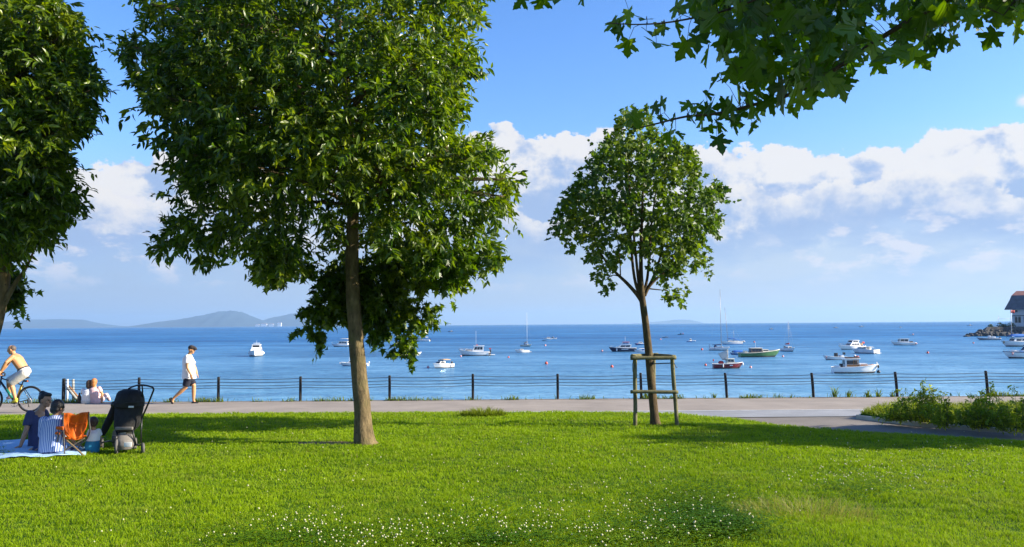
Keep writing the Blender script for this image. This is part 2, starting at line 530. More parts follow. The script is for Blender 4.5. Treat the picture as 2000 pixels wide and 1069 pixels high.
def grass_ground(name, dark=1.0):
    m, t, out = new_mat(name)
    tc = t.n('ShaderNodeTexCoord'); v = tc.outputs['Object']
    a = t.noise(v, 2.2, 6, 0.65); f = t.noise(v, 45, 4, 0.7)
    c = t.ramp(t.m('ADD', t.m('MULTIPLY', a, 0.5), t.m('MULTIPLY', f, 0.5)), [(0.35, (0.020 * dark, 0.055 * dark, 0.004)), (0.65, (0.055 * dark, 0.125 * dark, 0.008))])
    b = t.n('ShaderNodeBsdfPrincipled', i_Base_Color=c, i_Roughness=0.9); b.inputs['Specular IOR Level'].default_value = 0.1
    bp = t.n('ShaderNodeBump', i_Strength=0.8, i_Height=f); bp.inputs['Distance'].default_value = 0.03
    t.L.new(bp.outputs[0], b.inputs['Normal']); t.L.new(b.outputs[0], out.inputs[0])
    return m
M_TURF = grass_ground('turf')
# lawn: a sheet of gentle humps with its far edge following the path
nx, ny = 420, 150
xs = np.linspace(-34, 34, nx); V = np.zeros((ny + 1, nx, 3))
yb = interp(EDGE, xs)
for j in range(ny):
    s = (j / (ny - 1)) ** 0.7
    y = -6 + (yb + 6) * s
    V[j, :, 0] = xs; V[j, :, 1] = y; V[j, :, 2] = lawn_h(xs, y)
V[ny, :, 0] = xs; V[ny, :, 1] = yb + 0.03; V[ny, :, 2] = -0.05
idx = np.arange((ny + 1) * nx).reshape(ny + 1, nx)
q = np.stack([idx[:-1, :-1], idx[:-1, 1:], idx[1:, 1:], idx[1:, :-1]], -1).reshape(-1, 4)
o = link('lawn', np_mesh('lawn', V.reshape(-1, 3), [q], True), M_TURF); tag(o, kind='structure')
# verge mound
def inset_poly(poly, d):
    c = Vector((sum(p[0] for p in poly) / len(poly), sum(p[1] for p in poly) / len(poly)))
    out = []
    for p in poly:
        v = Vector(p) - c; L_ = v.length
        out.append(tuple(c + v * ((L_ - d) / L_)))
    return out
vi = inset_poly(VERGE, 0.10)
mb = MB(); n = len(VERGE)
mb.prism(VERGE, 0.09, 'Z', 0.0)
tag(mb.build('verge_kerb', M_KERB), kind='structure')
mb = MB(); mb.prism(vi, 0.12, 'Z', 0.0)
tag(mb.build('verge', M_TURF), kind='structure')

# ------------------------------------------------------------------ the sea
def sea_mat():
    m, t, out = new_mat('sea_water')
    geo = t.n('ShaderNodeNewGeometry'); v = geo.outputs['Position']
    sep = t.n('ShaderNodeSeparateXYZ'); t.L.new(v, sep.inputs[0])
    dist = sep.outputs[1]
    # wind streaks: long bands across the view, in metres on the water
    ld_ = t.m('LOGARITHM', t.m('MAXIMUM', dist, 10.0), 2.718)
    cmb = t.n('ShaderNodeCombineXYZ'); t.L.new(t.m('DIVIDE', sep.outputs[0], t.m('ADD', dist, 60.0)), cmb.inputs[0]); t.L.new(ld_, cmb.inputs[1])
    band = t.noise(t.mapping(v, (0.012, 0.030, 1)), 1.0, 4, 0.55)
    band2 = t.noise(t.mapping(v, (0.0011, 0.006, 1), (5, 3, 0)), 1.0, 4, 0.6)
    rip = t.noise(t.mapping(v, (0.085, 0.20, 1), (1, 7, 0)), 1.0, 6, 0.72, 0.4)
    rip2 = t.noise(t.mapping(v, (0.022, 0.028, 1), (4, 2, 0)), 1.0, 6, 0.66, 0.3)
    bf = t.m('ADD', t.m('ADD', t.m('MULTIPLY', band, 0.28), t.m('MULTIPLY', band2, 0.22)), t.m('ADD', t.m('MULTIPLY', rip, 0.30), t.m('MULTIPLY', rip2, 0.20)))
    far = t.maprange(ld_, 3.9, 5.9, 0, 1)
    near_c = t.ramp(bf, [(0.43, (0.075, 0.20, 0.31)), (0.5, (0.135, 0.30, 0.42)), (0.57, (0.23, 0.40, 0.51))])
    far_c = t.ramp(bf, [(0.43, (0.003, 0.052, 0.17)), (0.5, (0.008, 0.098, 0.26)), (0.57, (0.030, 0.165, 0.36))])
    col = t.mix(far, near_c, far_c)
    w1 = t.noise(t.mapping(v, (0.55, 1.1, 1)), 1.0, 3, 0.55)
    w2 = t.noise(t.mapping(v, (0.10, 0.26, 1), (3, 1, 0)), 1.0, 3, 0.5)
    w3 = t.noise(t.mapping(v, (2.6, 4.0, 1)), 1.0, 2, 0.5)
    h = t.m('ADD', t.m('ADD', t.m('MULTIPLY', w1, 0.42), t.m('MULTIPLY', w2, 1.3)), t.m('MULTIPLY', w3, 0.06))
    bp = t.n('ShaderNodeBump', i_Height=h); bp.inputs['Distance'].default_value = 1.0
    t.L.new(t.maprange(bf, 0.35, 0.65, 1.0, 0.7), bp.inputs['Strength'])
    dif = t.n('ShaderNodeBsdfDiffuse', i_Color=col); 
    gl = t.n('ShaderNodeBsdfGlossy', i_Roughness=0.18); gl.inputs[0].default_value = (0.72, 0.9, 1, 1)
    t.L.new(bp.outputs[0], gl.inputs['Normal']); t.L.new(bp.outputs[0], dif.inputs['Normal'])
    fr = t.n('ShaderNodeFresnel', i_IOR=1.33); t.L.new(bp.outputs[0], fr.inputs['Normal'])
    k = t.m('MULTIPLY', t.m('MINIMUM', fr.outputs[0], 0.6), 0.62)
    mx = t.n('ShaderNodeMixShader'); t.L.new(k, mx.inputs[0]); t.L.new(dif.outputs[0], mx.inputs[1]); t.L.new(gl.outputs[0], mx.inputs[2])
    t.L.new(mx.outputs[0], out.inputs[0])
    return m
R = 24000
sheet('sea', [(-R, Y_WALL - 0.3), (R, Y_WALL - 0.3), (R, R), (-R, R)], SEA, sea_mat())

# ------------------------------------------------------------------ far hills and the haze between
M_HILL = pbr('hill_woods', (0.018, 0.034, 0.042), 0.95, 0.5, 0.004)
def hill(prof, Y, name='hill'):
    """ridge whose skyline passes the listed photo pixels, built as a broad solid mass at distance Y"""
    xs = [p[0] for p in prof]
    pxs = np.linspace(xs[0], xs[-1], 70)
    rows = [[], [], [], [], []]
    for i, px in enumerate(pxs):
        py = np.interp(px, xs, [p[1] for p in prof])
        p = P(px, py, Y); z = max(p.z, SEA + 0.5)
        z = z + (0.03 * z) * sin(i * 1.7) * sin(i * 0.61)
        hz = z - SEA
        rows[0].append((p.x, Y - 900, SEA - 2)); rows[1].append((p.x, Y - 420 + 60 * sin(i * 0.9), SEA + hz * 0.52)); rows[2].append((p.x, Y, SEA + hz))
        rows[3].append((p.x, Y + 500, SEA + hz * 0.6)); rows[4].append((p.x, Y + 1100, SEA - 2))
    mb = MB(); mb.grid(rows)
    tag(mb.build(name, M_HILL), kind='structure')
hz = lambda px: 641 - 7e-3 * px
hill([(-300, 634), (-120, 628), (0, 630), (60, 624.5), (130, 623.5), (165, 625), (190, 631), (215, 635), (245, 638.5)], 17000)
hill([(262, 638.5), (300, 630), (350, 624), (400, 615), (425, 609), (450, 607), (470, 609), (500, 621), (530, 634), (550, 637)], 14500)
hill([(470, 637), (505, 628), (530, 621), (570, 613), (610, 606), (680, 602), (740, 612), (800, 622), (845, 634)], 15500)
hill([(1240, 632), (1290, 628), (1320, 624.5), (1345, 624.5), (1362, 628), (1372, 631)], 21000)
M_FARW = pbr('far_white_wall', (0.75, 0.70, 0.66), 0.9, 0.1, 0.05)
M_FARR = pbr('far_roof', (0.35, 0.2, 0.15), 0.9, 0.1, 0.05)
for k, (px, w, h) in enumerate([(503, 60, 34), (516, 90, 44), (530, 70, 40), (546, 60, 60)]):
    p = G(px, hz(px) + 0.0, 0); p = P(px, 634, 13400)
    r = empty('apartment_block', (p.x, 13400, SEA))
    mb = MB().box((0, 0, h / 2), (w, 40, h)); mb.build('wall', M_FARW, r)
    mb = MB().box((0, 0, h + 3), (w + 4, 44, 6), taper=0.7); mb.build('roof', M_FARR, r)
    lab = ['tiny pale building at the far shore, nearest the peak side', 'wide pale block at the far shore in the dip between two hills', 'squarish pale block on the far shore left of the leaves', 'tall pale block on the far shore beside the hanging leaves'][k]
    tag(r, lab, 'building', 'pale buildings on the far shore')

M_HAZE, _t, _o = new_mat('sea_haze')
_pv = _t.n('ShaderNodeVolumePrincipled')
_pv.inputs['Color'].default_value = (0.42, 0.68, 1.0, 1)
_pv.inputs['Density'].default_value = 6.0e-5
_pv.inputs['Anisotropy'].default_value = 0.2
_t.L.new(_pv.outputs[0], _o.inputs['Volume'])
mb = MB().box((0, R / 2 - 60, 163), (2 * R + 400, R + 800, 340))
o = mb.build('haze', M_HAZE); tag(o, kind='stuff')
# ------------------------------------------------------------------ people
def skin_mat(name, col):
    m, t, out = new_mat(name)
    tc = t.n('ShaderNodeTexCoord'); nz = t.noise(tc.outputs['Object'], 9, 4, 0.6)
    c = t.ramp(nz, [(0.3, tuple(x * 0.86 for x in col)), (0.7, tuple(min(1, x * 1.1) for x in col))])
    b = t.n('ShaderNodeBsdfPrincipled', i_Base_Color=c, i_Roughness=0.5)
    b.inputs['Subsurface Weight'].default_value = 0.08; b.inputs['Subsurface Radius'].default_value = (0.01, 0.004, 0.002)
    t.L.new(b.outputs[0], out.inputs[0]); return m
SKIN_TAN = skin_mat('sunned_skin', (0.52, 0.27, 0.12)); SKIN_MID = skin_mat('skin', (0.42, 0.235, 0.135)); SKIN_PALE = skin_mat('fair_skin', (0.56, 0.34, 0.23))
C_WHITE = pbr('white_cotton', (0.78, 0.77, 0.76), 0.9, 0.06, 9, bump=0.4, bscale=14)
C_OFFW = pbr('offwhite_cotton', (0.62, 0.60, 0.56), 0.9, 0.08, 9, bump=0.5, bscale=14)
C_DARK = pbr('dark_navy_cotton', (0.012, 0.015, 0.03), 0.9, 0.2, 9, bump=0.4, bscale=14)
C_NAVY = pbr('navy_cotton', (0.045, 0.055, 0.13), 0.9, 0.15, 9, bump=0.4, bscale=14)
C_JEANS = pbr('dark_blue_denim', (0.025, 0.045, 0.13), 0.9, 0.2, 12, bump=0.4, bscale=30)
C_TEAL = pbr('teal_cotton', (0.02, 0.20, 0.34), 0.9, 0.15, 9)
C_PINK = pbr('pale_pink_cotton', (0.62, 0.42, 0.42), 0.9, 0.1, 9)
C_BLACK = pbr('black_shoe', (0.012, 0.011, 0.012), 0.7); C_YEL = pbr('yellow_shoe', (0.60, 0.50, 0.04), 0.6)
H_BLACK = pbr('black_hair', (0.010, 0.008, 0.008), 0.45, 0.3, 40, bump=0.5, bscale=60); H_BROWN = pbr('brown_hair', (0.05, 0.028, 0.018), 0.5, 0.3, 40, bump=0.5, bscale=60)
H_RED = pbr('reddish_hair', (0.42, 0.16, 0.04), 0.5, 0.3, 40, bump=0.5, bscale=60); H_GREY = pbr('cropped_grey_hair', (0.10, 0.075, 0.06), 0.7, 0.3, 40)
EYE = pbr('dark_eye', (0.01, 0.008, 0.008), 0.2)
def stripes():
    m, t, out = new_mat('blue_white_stripes')
    tc = t.n('ShaderNodeTexCoord'); s = t.n('ShaderNodeSeparateXYZ'); t.L.new(tc.outputs['Object'], s.inputs[0])
    nz = t.noise(tc.outputs['Object'], 5, 3, 0.5)
    w = t.m('SINE', t.m('MULTIPLY', t.m('ADD', s.outputs[0], t.m('MULTIPLY', nz, 0.03)), 210.0))
    c = t.mix(t.maprange(w, -0.1, 0.5), (0.10, 0.17, 0.42, 1), (0.56, 0.60, 0.72, 1))
    b = t.n('ShaderNodeBsdfPrincipled', i_Base_Color=c, i_Roughness=0.9)
    bp = t.n('ShaderNodeBump', i_Strength=0.5, i_Height=t.noise(t.mapping(tc.outputs['Object'], (1, 1, 0.3)), 16, 3, 0.5)); bp.inputs['Distance'].default_value = 0.03
    t.L.new(bp.outputs[0], b.inputs['Normal']); t.L.new(b.outputs[0], out.inputs[0]); return m
C_STRIPE = stripes()

def union(mb, name, mat, parent=None, voxel=0.009, smooth=4):
    """merge the overlapping closed pieces into one continuous surface"""
    o = bpy.data.objects.new('tmp', mb.mesh('tmp')); COL.objects.link(o)
    r = o.modifiers.new('r', 'REMESH'); r.mode = 'VOXEL'; r.voxel_size = voxel; r.use_smooth_shade = True
    if smooth:
        s = o.modifiers.new('s', 'SMOOTH'); s.iterations = smooth; s.factor = 0.5
    dg = bpy.context.evaluated_depsgraph_get(); dg.update()
    me = bpy.data.meshes.new_from_object(o.evaluated_get(dg), depsgraph=dg)
    me.name = name
    bpy.data.objects.remove(o)
    me.materials.clear()
    return link(name, me, mat, parent)

def loft(mb, rings, n=16):
    rows = [[Vector(c) + Vector(a) * cos(2 * pi * k / n) + Vector(b) * sin(2 * pi * k / n) for k in range(n)] for c, a, b in rings]
    k = len(mb.v); mb.grid(rows, True, True)
    mb.add([], []); m = len(rows)
    mb.f.append(tuple(k + i for i in range(n - 1, -1, -1))); mb.f.append(tuple(k + (m - 1) * n + i for i in range(n))); mb.sm += [True, True]
    return mb

def limb(mb, pts, rad, n=12):
    mb.tube(pts, rad, n)
    for p, r in zip(pts, rad): mb.ell(p, r * 1.0, None, 10, 8)

def hand(mb, w, d, nrm, side, s=1.0, curl=0.5):
    """palm, four bent fingers of unequal length and a thumb; w wrist, d pointing direction, nrm out of the back of the hand"""
    d = Vector(d).normalized(); n = Vector(nrm); n = (n - d * n.dot(d)).normalized(); x = d.cross(n) * side
    c = Vector(w) + d * .045 * s
    R = Matrix((x, d, n)).transposed()
    mb.ell(c, (.040 * s, .050 * s, .017 * s), R, 10, 8)
    for k, (off, ln) in enumerate(((-.030, .062), (-.010, .075), (.011, .070), (.030, .054))):
        a = Vector(w) + d * .085 * s + x * off * s
        p1 = a + (d * cos(curl * .5) - n * sin(curl * .5)) * ln * .45 * s
        p2 = p1 + (d * cos(curl * 1.3) - n * sin(curl * 1.3)) * ln * .33 * s
        p3 = p2 + (d * cos(curl * 2) - n * sin(curl * 2)) * ln * .26 * s
        mb.tube([a - d * .02 * s, a, p1, p2, p3], [.0095 * s, .0095 * s, .009 * s, .008 * s, .0065 * s], 8)
    a = Vector(w) + d * .025 * s - x * .032 * s
    p1 = a + (d * .6 - x * .75 - n * .2).normalized() * .035 * s; p2 = p1 + (d * .85 - x * .35 - n * .35).normalized() * .032 * s
    mb.tube([a + x * .01 * s, a, p1, p2], [.012 * s, .012 * s, .0105 * s, .008 * s], 8)

def head(mb, c, fwd, up, s=1.0):
    """skull, jaw, nose, brow, lips and ears; returns the frame"""
    f = Vector(fwd).normalized(); u = Vector(up); u = (u - f * u.dot(f)).normalized(); l = u.cross(f)
    R = Matrix((f, l, u)).transposed(); c = Vector(c)
    at = lambda a, b, z: c + (f * a + l * b + u * z) * s
    mb.ell(at(-.008, 0, .022), (.098 * s, .077 * s, .098 * s), R, 16, 12)
    mb.ell(at(.022, 0, -.045), (.066 * s, .058 * s, .068 * s), R, 14, 10)
    mb.ell(at(.066, 0, -.088), (.022 * s, .026 * s, .020 * s), R, 8, 6)                       # chin
    mb.tube([at(.086, 0, .018), at(.105, 0, -.018), at(.112, 0, -.030)], [.010 * s, .014 * s, .013 * s], 8)   # nose
    mb.ell(at(.080, 0, .030), (.014 * s, .052 * s, .011 * s), R, 8, 6)                        # brow
    mb.ell(at(.082, 0, -.058), (.010 * s, .026 * s, .009 * s), R, 8, 6)                       # lips
    for sg in (1, -1):
        mb.ell(at(-.005, sg * .078, -.010), (.020 * s, .010 * s, .032 * s), R, 8, 6)
        mb.ell(at(.058, sg * .040, -.030), (.026 * s, .022 * s, .022 * s), R, 8, 6)           # cheeks
    return at, R
def eyes(at, R, parent, s=1.0):
    for sg in (1, -1): MB().ell(at(.087, sg * .032, .008), (.007 * s, .012 * s, .007 * s), R, 8, 6).build('eye', EYE, parent)

class Fig:
    def __init__(s, label, base, group=None):
        s.o = Vector(base); s.Y = s.o.y
        s.r = empty('person', s.o); tag(s.r, label, 'person', group)
        s.b = MB()
    def J(s, px, py, dy=0.0): return P(px, py, s.Y + dy) - s.o
    def done(s, mat, voxel=0.008): return union(s.b, 'body', mat, s.r, voxel, 3)
    def cloth(s, name, mb, mat, voxel=0.010, smooth=3): return union(mb, name, mat, s.r, voxel, smooth)
X, Yv, Z = Vector((1, 0, 0)), Vector((0, 1, 0)), Vector((0, 0, 1))

def walker():
    g = G(372, 788.5); f = Fig('man in a white T-shirt, dark shorts and cap striding right along the promenade', (g.x, g.y, 0)); J = f.J
    b = f.b
    hc = J(374.3, 683.2)
    at, R = head(b, hc, (1, -.12, -.22), (0.1, 0, 1), 1.0)
    limb(b, [J(369.6, 694), J(372.3, 688.5)], [.058, .056])
    sh_n, sh_f = J(365.5, 697.5, -.19), J(370.5, 697, .19)
    hip_n, hip_f = J(367, 739, -.09), J(371, 739, .09)
    loft(b, [(J(368.5, 738), X * .11, Yv * .16), (J(369, 728), X * .11, Yv * .155), (J(368, 712), X * .115, Yv * .165), (J(367, 701), X * .115, Yv * .17), (J(368.2, 695), X * .07, Yv * .11)])
    el_n, wr_n = J(366, 718.5, -.25), J(372.3, 731, -.22)
    limb(b, [sh_n, sh_n.lerp(el_n, .5), el_n, el_n.lerp(wr_n, .4), wr_n], [.055, .048, .040, .040, .027]); hand(b, wr_n, (.28, 0, -1), (.2, -1, 0), 1, 1, .5)
    el_f, wr_f = J(380, 716.5, .22), J(384.6, 729, .2)
    limb(b, [sh_f, sh_f.lerp(el_f, .5), el_f, el_f.lerp(wr_f, .4), wr_f], [.055, .047, .040, .040, .027]); hand(b, wr_f, (.4, 0, -1), (.9, .3, .3), -1, 1, .4)
    kn_n, an_n = J(362.3, 757, -.09), J(339.3, 777.5, -.10)
    limb(b, [hip_n, hip_n.lerp(kn_n, .5), kn_n, kn_n.lerp(an_n, .35), an_n], [.090, .078, .058, .060, .036])
    kn_f, an_f = J(378.6, 754, .08), J(378, 782.5, .08)
    limb(b, [hip_f, hip_f.lerp(kn_f, .5), kn_f, kn_f.lerp(an_f, .35), an_f], [.090, .078, .058, .060, .037])
    limb(b, [an_n, J(337, 783, -.10), J(338, 787.5, -.10)], [.036, .034, .026]); limb(b, [an_f, J(381, 786.5, .08), J(386.5, 787.5, .08)], [.036, .034, .026])
    f.done(SKIN_TAN); eyes(at, R, f.r)
    m = MB(); loft(m, [(J(369.2, 740), X * .195, Yv * .205), (J(369, 733), X * .19, Yv * .205), (J(368.8, 720), X * .165, Yv * .20), (J(367.5, 708), X * .15, Yv * .20), (J(367, 699), X * .135, Yv * .195), (J(368.5, 693), X * .075, Yv * .11)])
    a = sh_n.lerp(el_n, .62); m.tube([sh_n + Vector((.02, .03, .01)), sh_n.lerp(el_n, .3), a], [.072, .074, .080], 12); m.ell(sh_n, .072)
    a = sh_f.lerp(el_f, .75); m.tube([sh_f + Vector((0, -.03, .01)), sh_f.lerp(el_f, .3), a], [.072, .074, .082], 12); m.ell(sh_f, .072)
    f.cloth('shirt', m, C_WHITE)
    m = MB(); loft(m, [(J(369.3, 734), X * .135, Yv * .175), (J(369.3, 740), X * .15, Yv * .18), (J(369.3, 744), X * .14, Yv * .17)])
    m.tube([hip_n, hip_n.lerp(kn_n, .45), hip_n.lerp(kn_n, .86)], [.12, .105, .098], 14); m.tube([hip_f, hip_f.lerp(kn_f, .4), hip_f.lerp(kn_f, .82)], [.12, .105, .098], 14)
    f.cloth('shorts', m, C_DARK)
    m = MB().ell(at(-.010, 0, .050), (.106, .086, .080), R, 16, 10); m.tube([at(.05, 0, .060), at(.10, 0, .052), at(.155, 0, .036)], [.06, .052, .02], 8)
    for i in range(len(m.v)):
        pass
    f.cloth('cap', m, pbr('dark_cap_cloth', (0.03, 0.025, 0.025), 0.85), .008, 2)
    m = MB().tube([J(332.3, 777.5, -.10), J(334.5, 783, -.10), J(338.3, 789, -.10)], [.042, .046, .036], 10); f.cloth('shoe', m, C_BLACK)
    m = MB().tube([J(374.8, 787.4, .08), J(380, 786.8, .08), J(387.8, 788.2, .08)], [.044, .046, .030], 10); f.cloth('shoe', m, C_BLACK)
walker()

# ------------------------------------------------------------------ cyclist and bicycle
M_FRAME = pbr('dark_frame_paint', (0.015, 0.016, 0.018), 0.35, 0.1, 6, coat=0.3); M_TYRE = pbr('tyre_rubber', (0.012, 0.012, 0.012), 0.85); M_STEEL = pbr('bicycle_steel', (0.35, 0.35, 0.36), 0.35, 0.1, 6, metal=0.8)
M_FGREEN = pbr('teal_frame_paint', (0.01, 0.17, 0.13), 0.4); M_FYEL = pbr('yellow_frame_paint', (0.62, 0.42, 0.03), 0.4); M_REFL = pbr('orange_reflector', (0.55, 0.12, 0.03), 0.3)
gb = G(20, 806.3); YB0 = gb.y
def bicycle():
    root = empty('bicycle', (gb.x, YB0, 0.004)); tag(root, 'dark bicycle with teal and yellow frame parts under the bare backed rider', 'bicycle')
    o = Vector(root.location)
    J = lambda px, py, dy=0.0: P(px, py, YB0 + dy) - o
    hub_r = J(59.5, 779.8); R_ = hub_r.z; hub_f = J(-20, 780); hub_f.z = R_; hub_r.z = R_
    bb = J(30, 787.5); head_t, head_b = J(3.5, 735), J(0.5, 748); seat_t = J(47, 741); stj = J(42.5, 752)
    def tub(name, pts, r, mat, par=root, n=8): return MB().tube(pts, r, n).build(name, mat, par)
    m = MB().tube([head_t, head_b], .022, 10); m.tube([J(4, 739.5), stj], .016, 8); m.tube([head_b.lerp(head_t, .2), bb], .026, 8); m.tube([bb, stj, seat_t], [.019, .017, .014], 8)
    for sg in (1, -1):
        m.tube([bb + Vector((0, .03 * sg, 0)), hub_r + Vector((0, .06 * sg, 0))], .011, 6); m.tube([stj + Vector((0, .02 * sg, 0)), hub_r + Vector((0, .06 * sg, 0))], .010, 6)
    m.tube([bb + Vector((0, -.045, 0)), bb + Vector((0, .045, 0))], .024, 8)
    m.build('frame', M_FRAME, root)
    m = MB().tube([bb.lerp(head_b, .2) + Vector((.012, -.02, .03)), bb.lerp(head_b, .62) + Vector((.02, -.02, .035))], [.036, .034], 10); m.build('bottle', M_FGREEN, root)
    tub('seat_tube_sleeve', [bb.lerp(stj, .35), bb.lerp(stj, .98)], .025, M_FYEL)
    m = MB()
    for sg in (1, -1): m.tube([head_b + Vector((0, .05 * sg, -.01)), hub_f + Vector((0, .05 * sg, 0))], [.017, .012], 6)
    m.tube([head_b + Vector((0, -.055, -.01)), head_b + Vector((0, .055, -.01))], .018, 6); m.build('fork', M_FRAME, root)
    for hub, nm in ((hub_r, 'wheel'), (hub_f, 'wheel')):
        w = MB().tube([hub + Vector((0, -.045, 0)), hub + Vector((0, .045, 0))], .022, 8).build('wheel', M_STEEL, root)
        c = [hub + Vector((cos(a) * (R_ - .022), 0, sin(a) * (R_ - .022))) for a in np.linspace(0, 2 * pi, 41)[:-1]]
        MB().tube(c, .024, 10, closed=True).build('tyre', M_TYRE, w)
        c = [hub + Vector((cos(a) * (R_ - .050), 0, sin(a) * (R_ - .050))) for a in np.linspace(0, 2 * pi, 41)[:-1]]
        MB().tube(c, .010, 6, closed=True).build('rim', M_STEEL, w)
        m = MB()
        for k in range(20):
            a = 2 * pi * k / 20; q = hub + Vector((cos(a) * (R_ - .05), 0, sin(a) * (R_ - .05))); m.tube([hub + Vector((0, .03 * (-1) ** k, 0)), q], .0016, 3)
        m.build('spokes', M_STEEL, w)
    m = MB().ell(J(49, 738), (.12, .075, .028), None, 12, 8).ell(J(44.5, 738.5), (.10, .030, .02), None, 10, 6); m.build('saddle', C_BLACK, root)
    m = MB().box(J(51.5, 744.5), (.09, .07, .05), bevel=.012); m.build('saddle_bag', C_BLACK, root); MB().ell(J(53.4, 744.8, -.02), (.02, .022, .02), None, 8, 6).build('reflector', M_REFL, root)
    st = J(4, 731.5)
    m = MB().tube([head_t, st, J(-1, 730)], .016, 8); m.build('stem', M_FRAME, root)
    m = MB().tube([J(3, 729, -.30), J(0, 730, -.12), J(-1, 730), J(0, 730, .12), J(3, 729, .30)], .014, 8); m.build('handlebar', M_FRAME, root)
    for sg in (-1, 1): MB().tube([J(5, 728.5, sg * .24), J(8, 728, sg * .34)], .019, 8).build('grip', M_TYRE, root)
    MB().tube([J(10, 730, .28), J(9, 734, .24), J(5, 735, .18)], [.02, .02, .01], 6).build('brake_lever', M_TYRE, root)
    m = MB()
    for r in (.09,): m.tube([bb + Vector((cos(a) * r, -.05, sin(a) * r)) for a in np.linspace(0, 2 * pi, 25)[:-1]], .006, 5, closed=True)
    m.tube([bb + Vector((-.085, -.05, 0)), bb + Vector((.085, -.05, 0))], .008, 5).tube([bb + Vector((0, -.05, -.085)), bb + Vector((0, -.05, .085))], .008, 5); m.build('chainring', M_STEEL, root)
    m = MB().tube([bb + Vector((0, -.07, .0)), J(28.5, 786.5, -.09)], .012, 6).box(J(28, 788, -.15), (.09, .10, .02)); m.build('crank', M_FRAME, root)
    m = MB().tube([bb + Vector((0, .07, 0)), bb + Vector((-.12, .09, .11))], .012, 6).box(bb + Vector((-.12, .15, .11)), (.09, .10, .02)); m.build('crank', M_FRAME, root)
    m = MB().box(hub_r + Vector((.03, -.07, -.05)), (.09, .03, .10), bevel=.01); m.build('derailleur', M_STEEL, root)
    m = MB().tube([bb + Vector((0, -.05, .09)), hub_r + Vector((0, -.05, .035))], .004, 4).tube([bb + Vector((0, -.05, -.09)), hub_r + Vector((.02, -.05, -.09))], .004, 4); m.build('chain', M_TYRE, root)
    MB().tube([hub_r + Vector((-.05, -.07, 0)), J(56.5, 795.5, -.12)], .010, 6).build('kickstand', M_TYRE, root)
bicycle()

def cyclist():
    f = Fig('bare backed man in pale shorts riding the bicycle to the left', (gb.x + .2, YB0, 0)); J = f.J; b = f.b
    at, R = head(b, J(22.6, 683.6), (-1, -.15, -.25), (-.2, 0, 1), 1.0)
    limb(b, [J(28, 694.5), J(25, 688.5)], [.062, .058])
    sn, sf = J(24.5, 697.5, -.20), J(24, 697.5, .20)
    ax = (J(30, 697) - J(48, 727)).normalized(); fr = ax.cross(Yv).normalized()
    loft(b, [(J(48.5, 728), fr * .115, Yv * .17), (J(45, 720), fr * .118, Yv * .165), (J(39, 711), fr * .125, Yv * .18), (J(33, 702), fr * .128, Yv * .20), (J(29.5, 697), fr * .105, Yv * .19), (J(28, 693.5), fr * .07, Yv * .10)])
    en, wn = J(12, 708, -.34), J(2.5, 724.5, -.33)
    limb(b, [sn, sn.lerp(en, .5), en, en.lerp(wn, .35), wn], [.062, .054, .043, .044, .030]); hand(b, wn, (-.35, 0, -1), (-1, 0, .3), 1, 1, 1.1)
    ef, wf = J(14, 712, .33), J(4.5, 724.5, .32)
    limb(b, [sf, sf.lerp(ef, .5), ef, ef.lerp(wf, .35), wf], [.060, .053, .043, .044, .030]); hand(b, wf, (-.3, 0, -1), (-1, 0, .3), -1, 1, 1.1)
    hn, hf = J(48, 729, -.10), J(48, 729, .10)
    kn, an = J(22, 748.5, -.13), J(29.5, 777.5, -.14)
    limb(b, [hn, hn.lerp(kn, .5), kn, kn.lerp(an, .35), an], [.10, .088, .062, .062, .038])
    kf, af = J(17, 744, .13), J(18.5, 771, .16)
    limb(b, [hf, hf.lerp(kf, .5), kf, kf.lerp(af, .35), af], [.10, .088, .062, .060, .038])
    limb(b, [an, J(29, 782, -.14), J(25.5, 784.5, -.14)], [.036, .034, .026]); limb(b, [af, J(18.5, 775.5, .16), J(14, 777, .16)], [.036, .034, .026])
    f.done(SKIN_TAN); eyes(at, R, f.r)
    m = MB().ell(at(-.035, 0, .028), (.083, .081, .086), R, 14, 10); f.cloth('hair', m, H_GREY, .008, 2)
    m = MB(); loft(m, [(J(45.4, 720.5), fr * .130, Yv * .178), (J(48.8, 727), fr * .14, Yv * .19), (J(50, 732), fr * .13, Yv * .18)])
    for h, k in ((hn, kn), (hf, kf)): m.ell(h, .125); m.tube([h, h.lerp(k, .5), h.lerp(k, 1.0)], [.125, .115, .098], 14)
    f.cloth('shorts', m, C_OFFW)
    m = MB(); loft(m, [(J(45.0, 719.6), fr * .137, Yv * .185), (J(46.3, 722), fr * .14, Yv * .187)]); f.cloth('waistband', m, C_DARK, .009, 1)
    f.cloth('shoe', MB().tube([J(33.5, 783, -.14), J(29, 783.5, -.14), J(24.5, 786, -.14)], [.042, .048, .034], 10).ell(J(31, 780.5, -.14), (.05, .045, .05)), C_YEL)
    f.cloth('shoe', MB().tube([J(22.5, 776, .16), J(18, 776.5, .16), J(13.5, 778.5, .16)], [.042, .046, .034], 10).ell(J(19.5, 774, .16), (.05, .045, .045)), C_PINK)
cyclist()

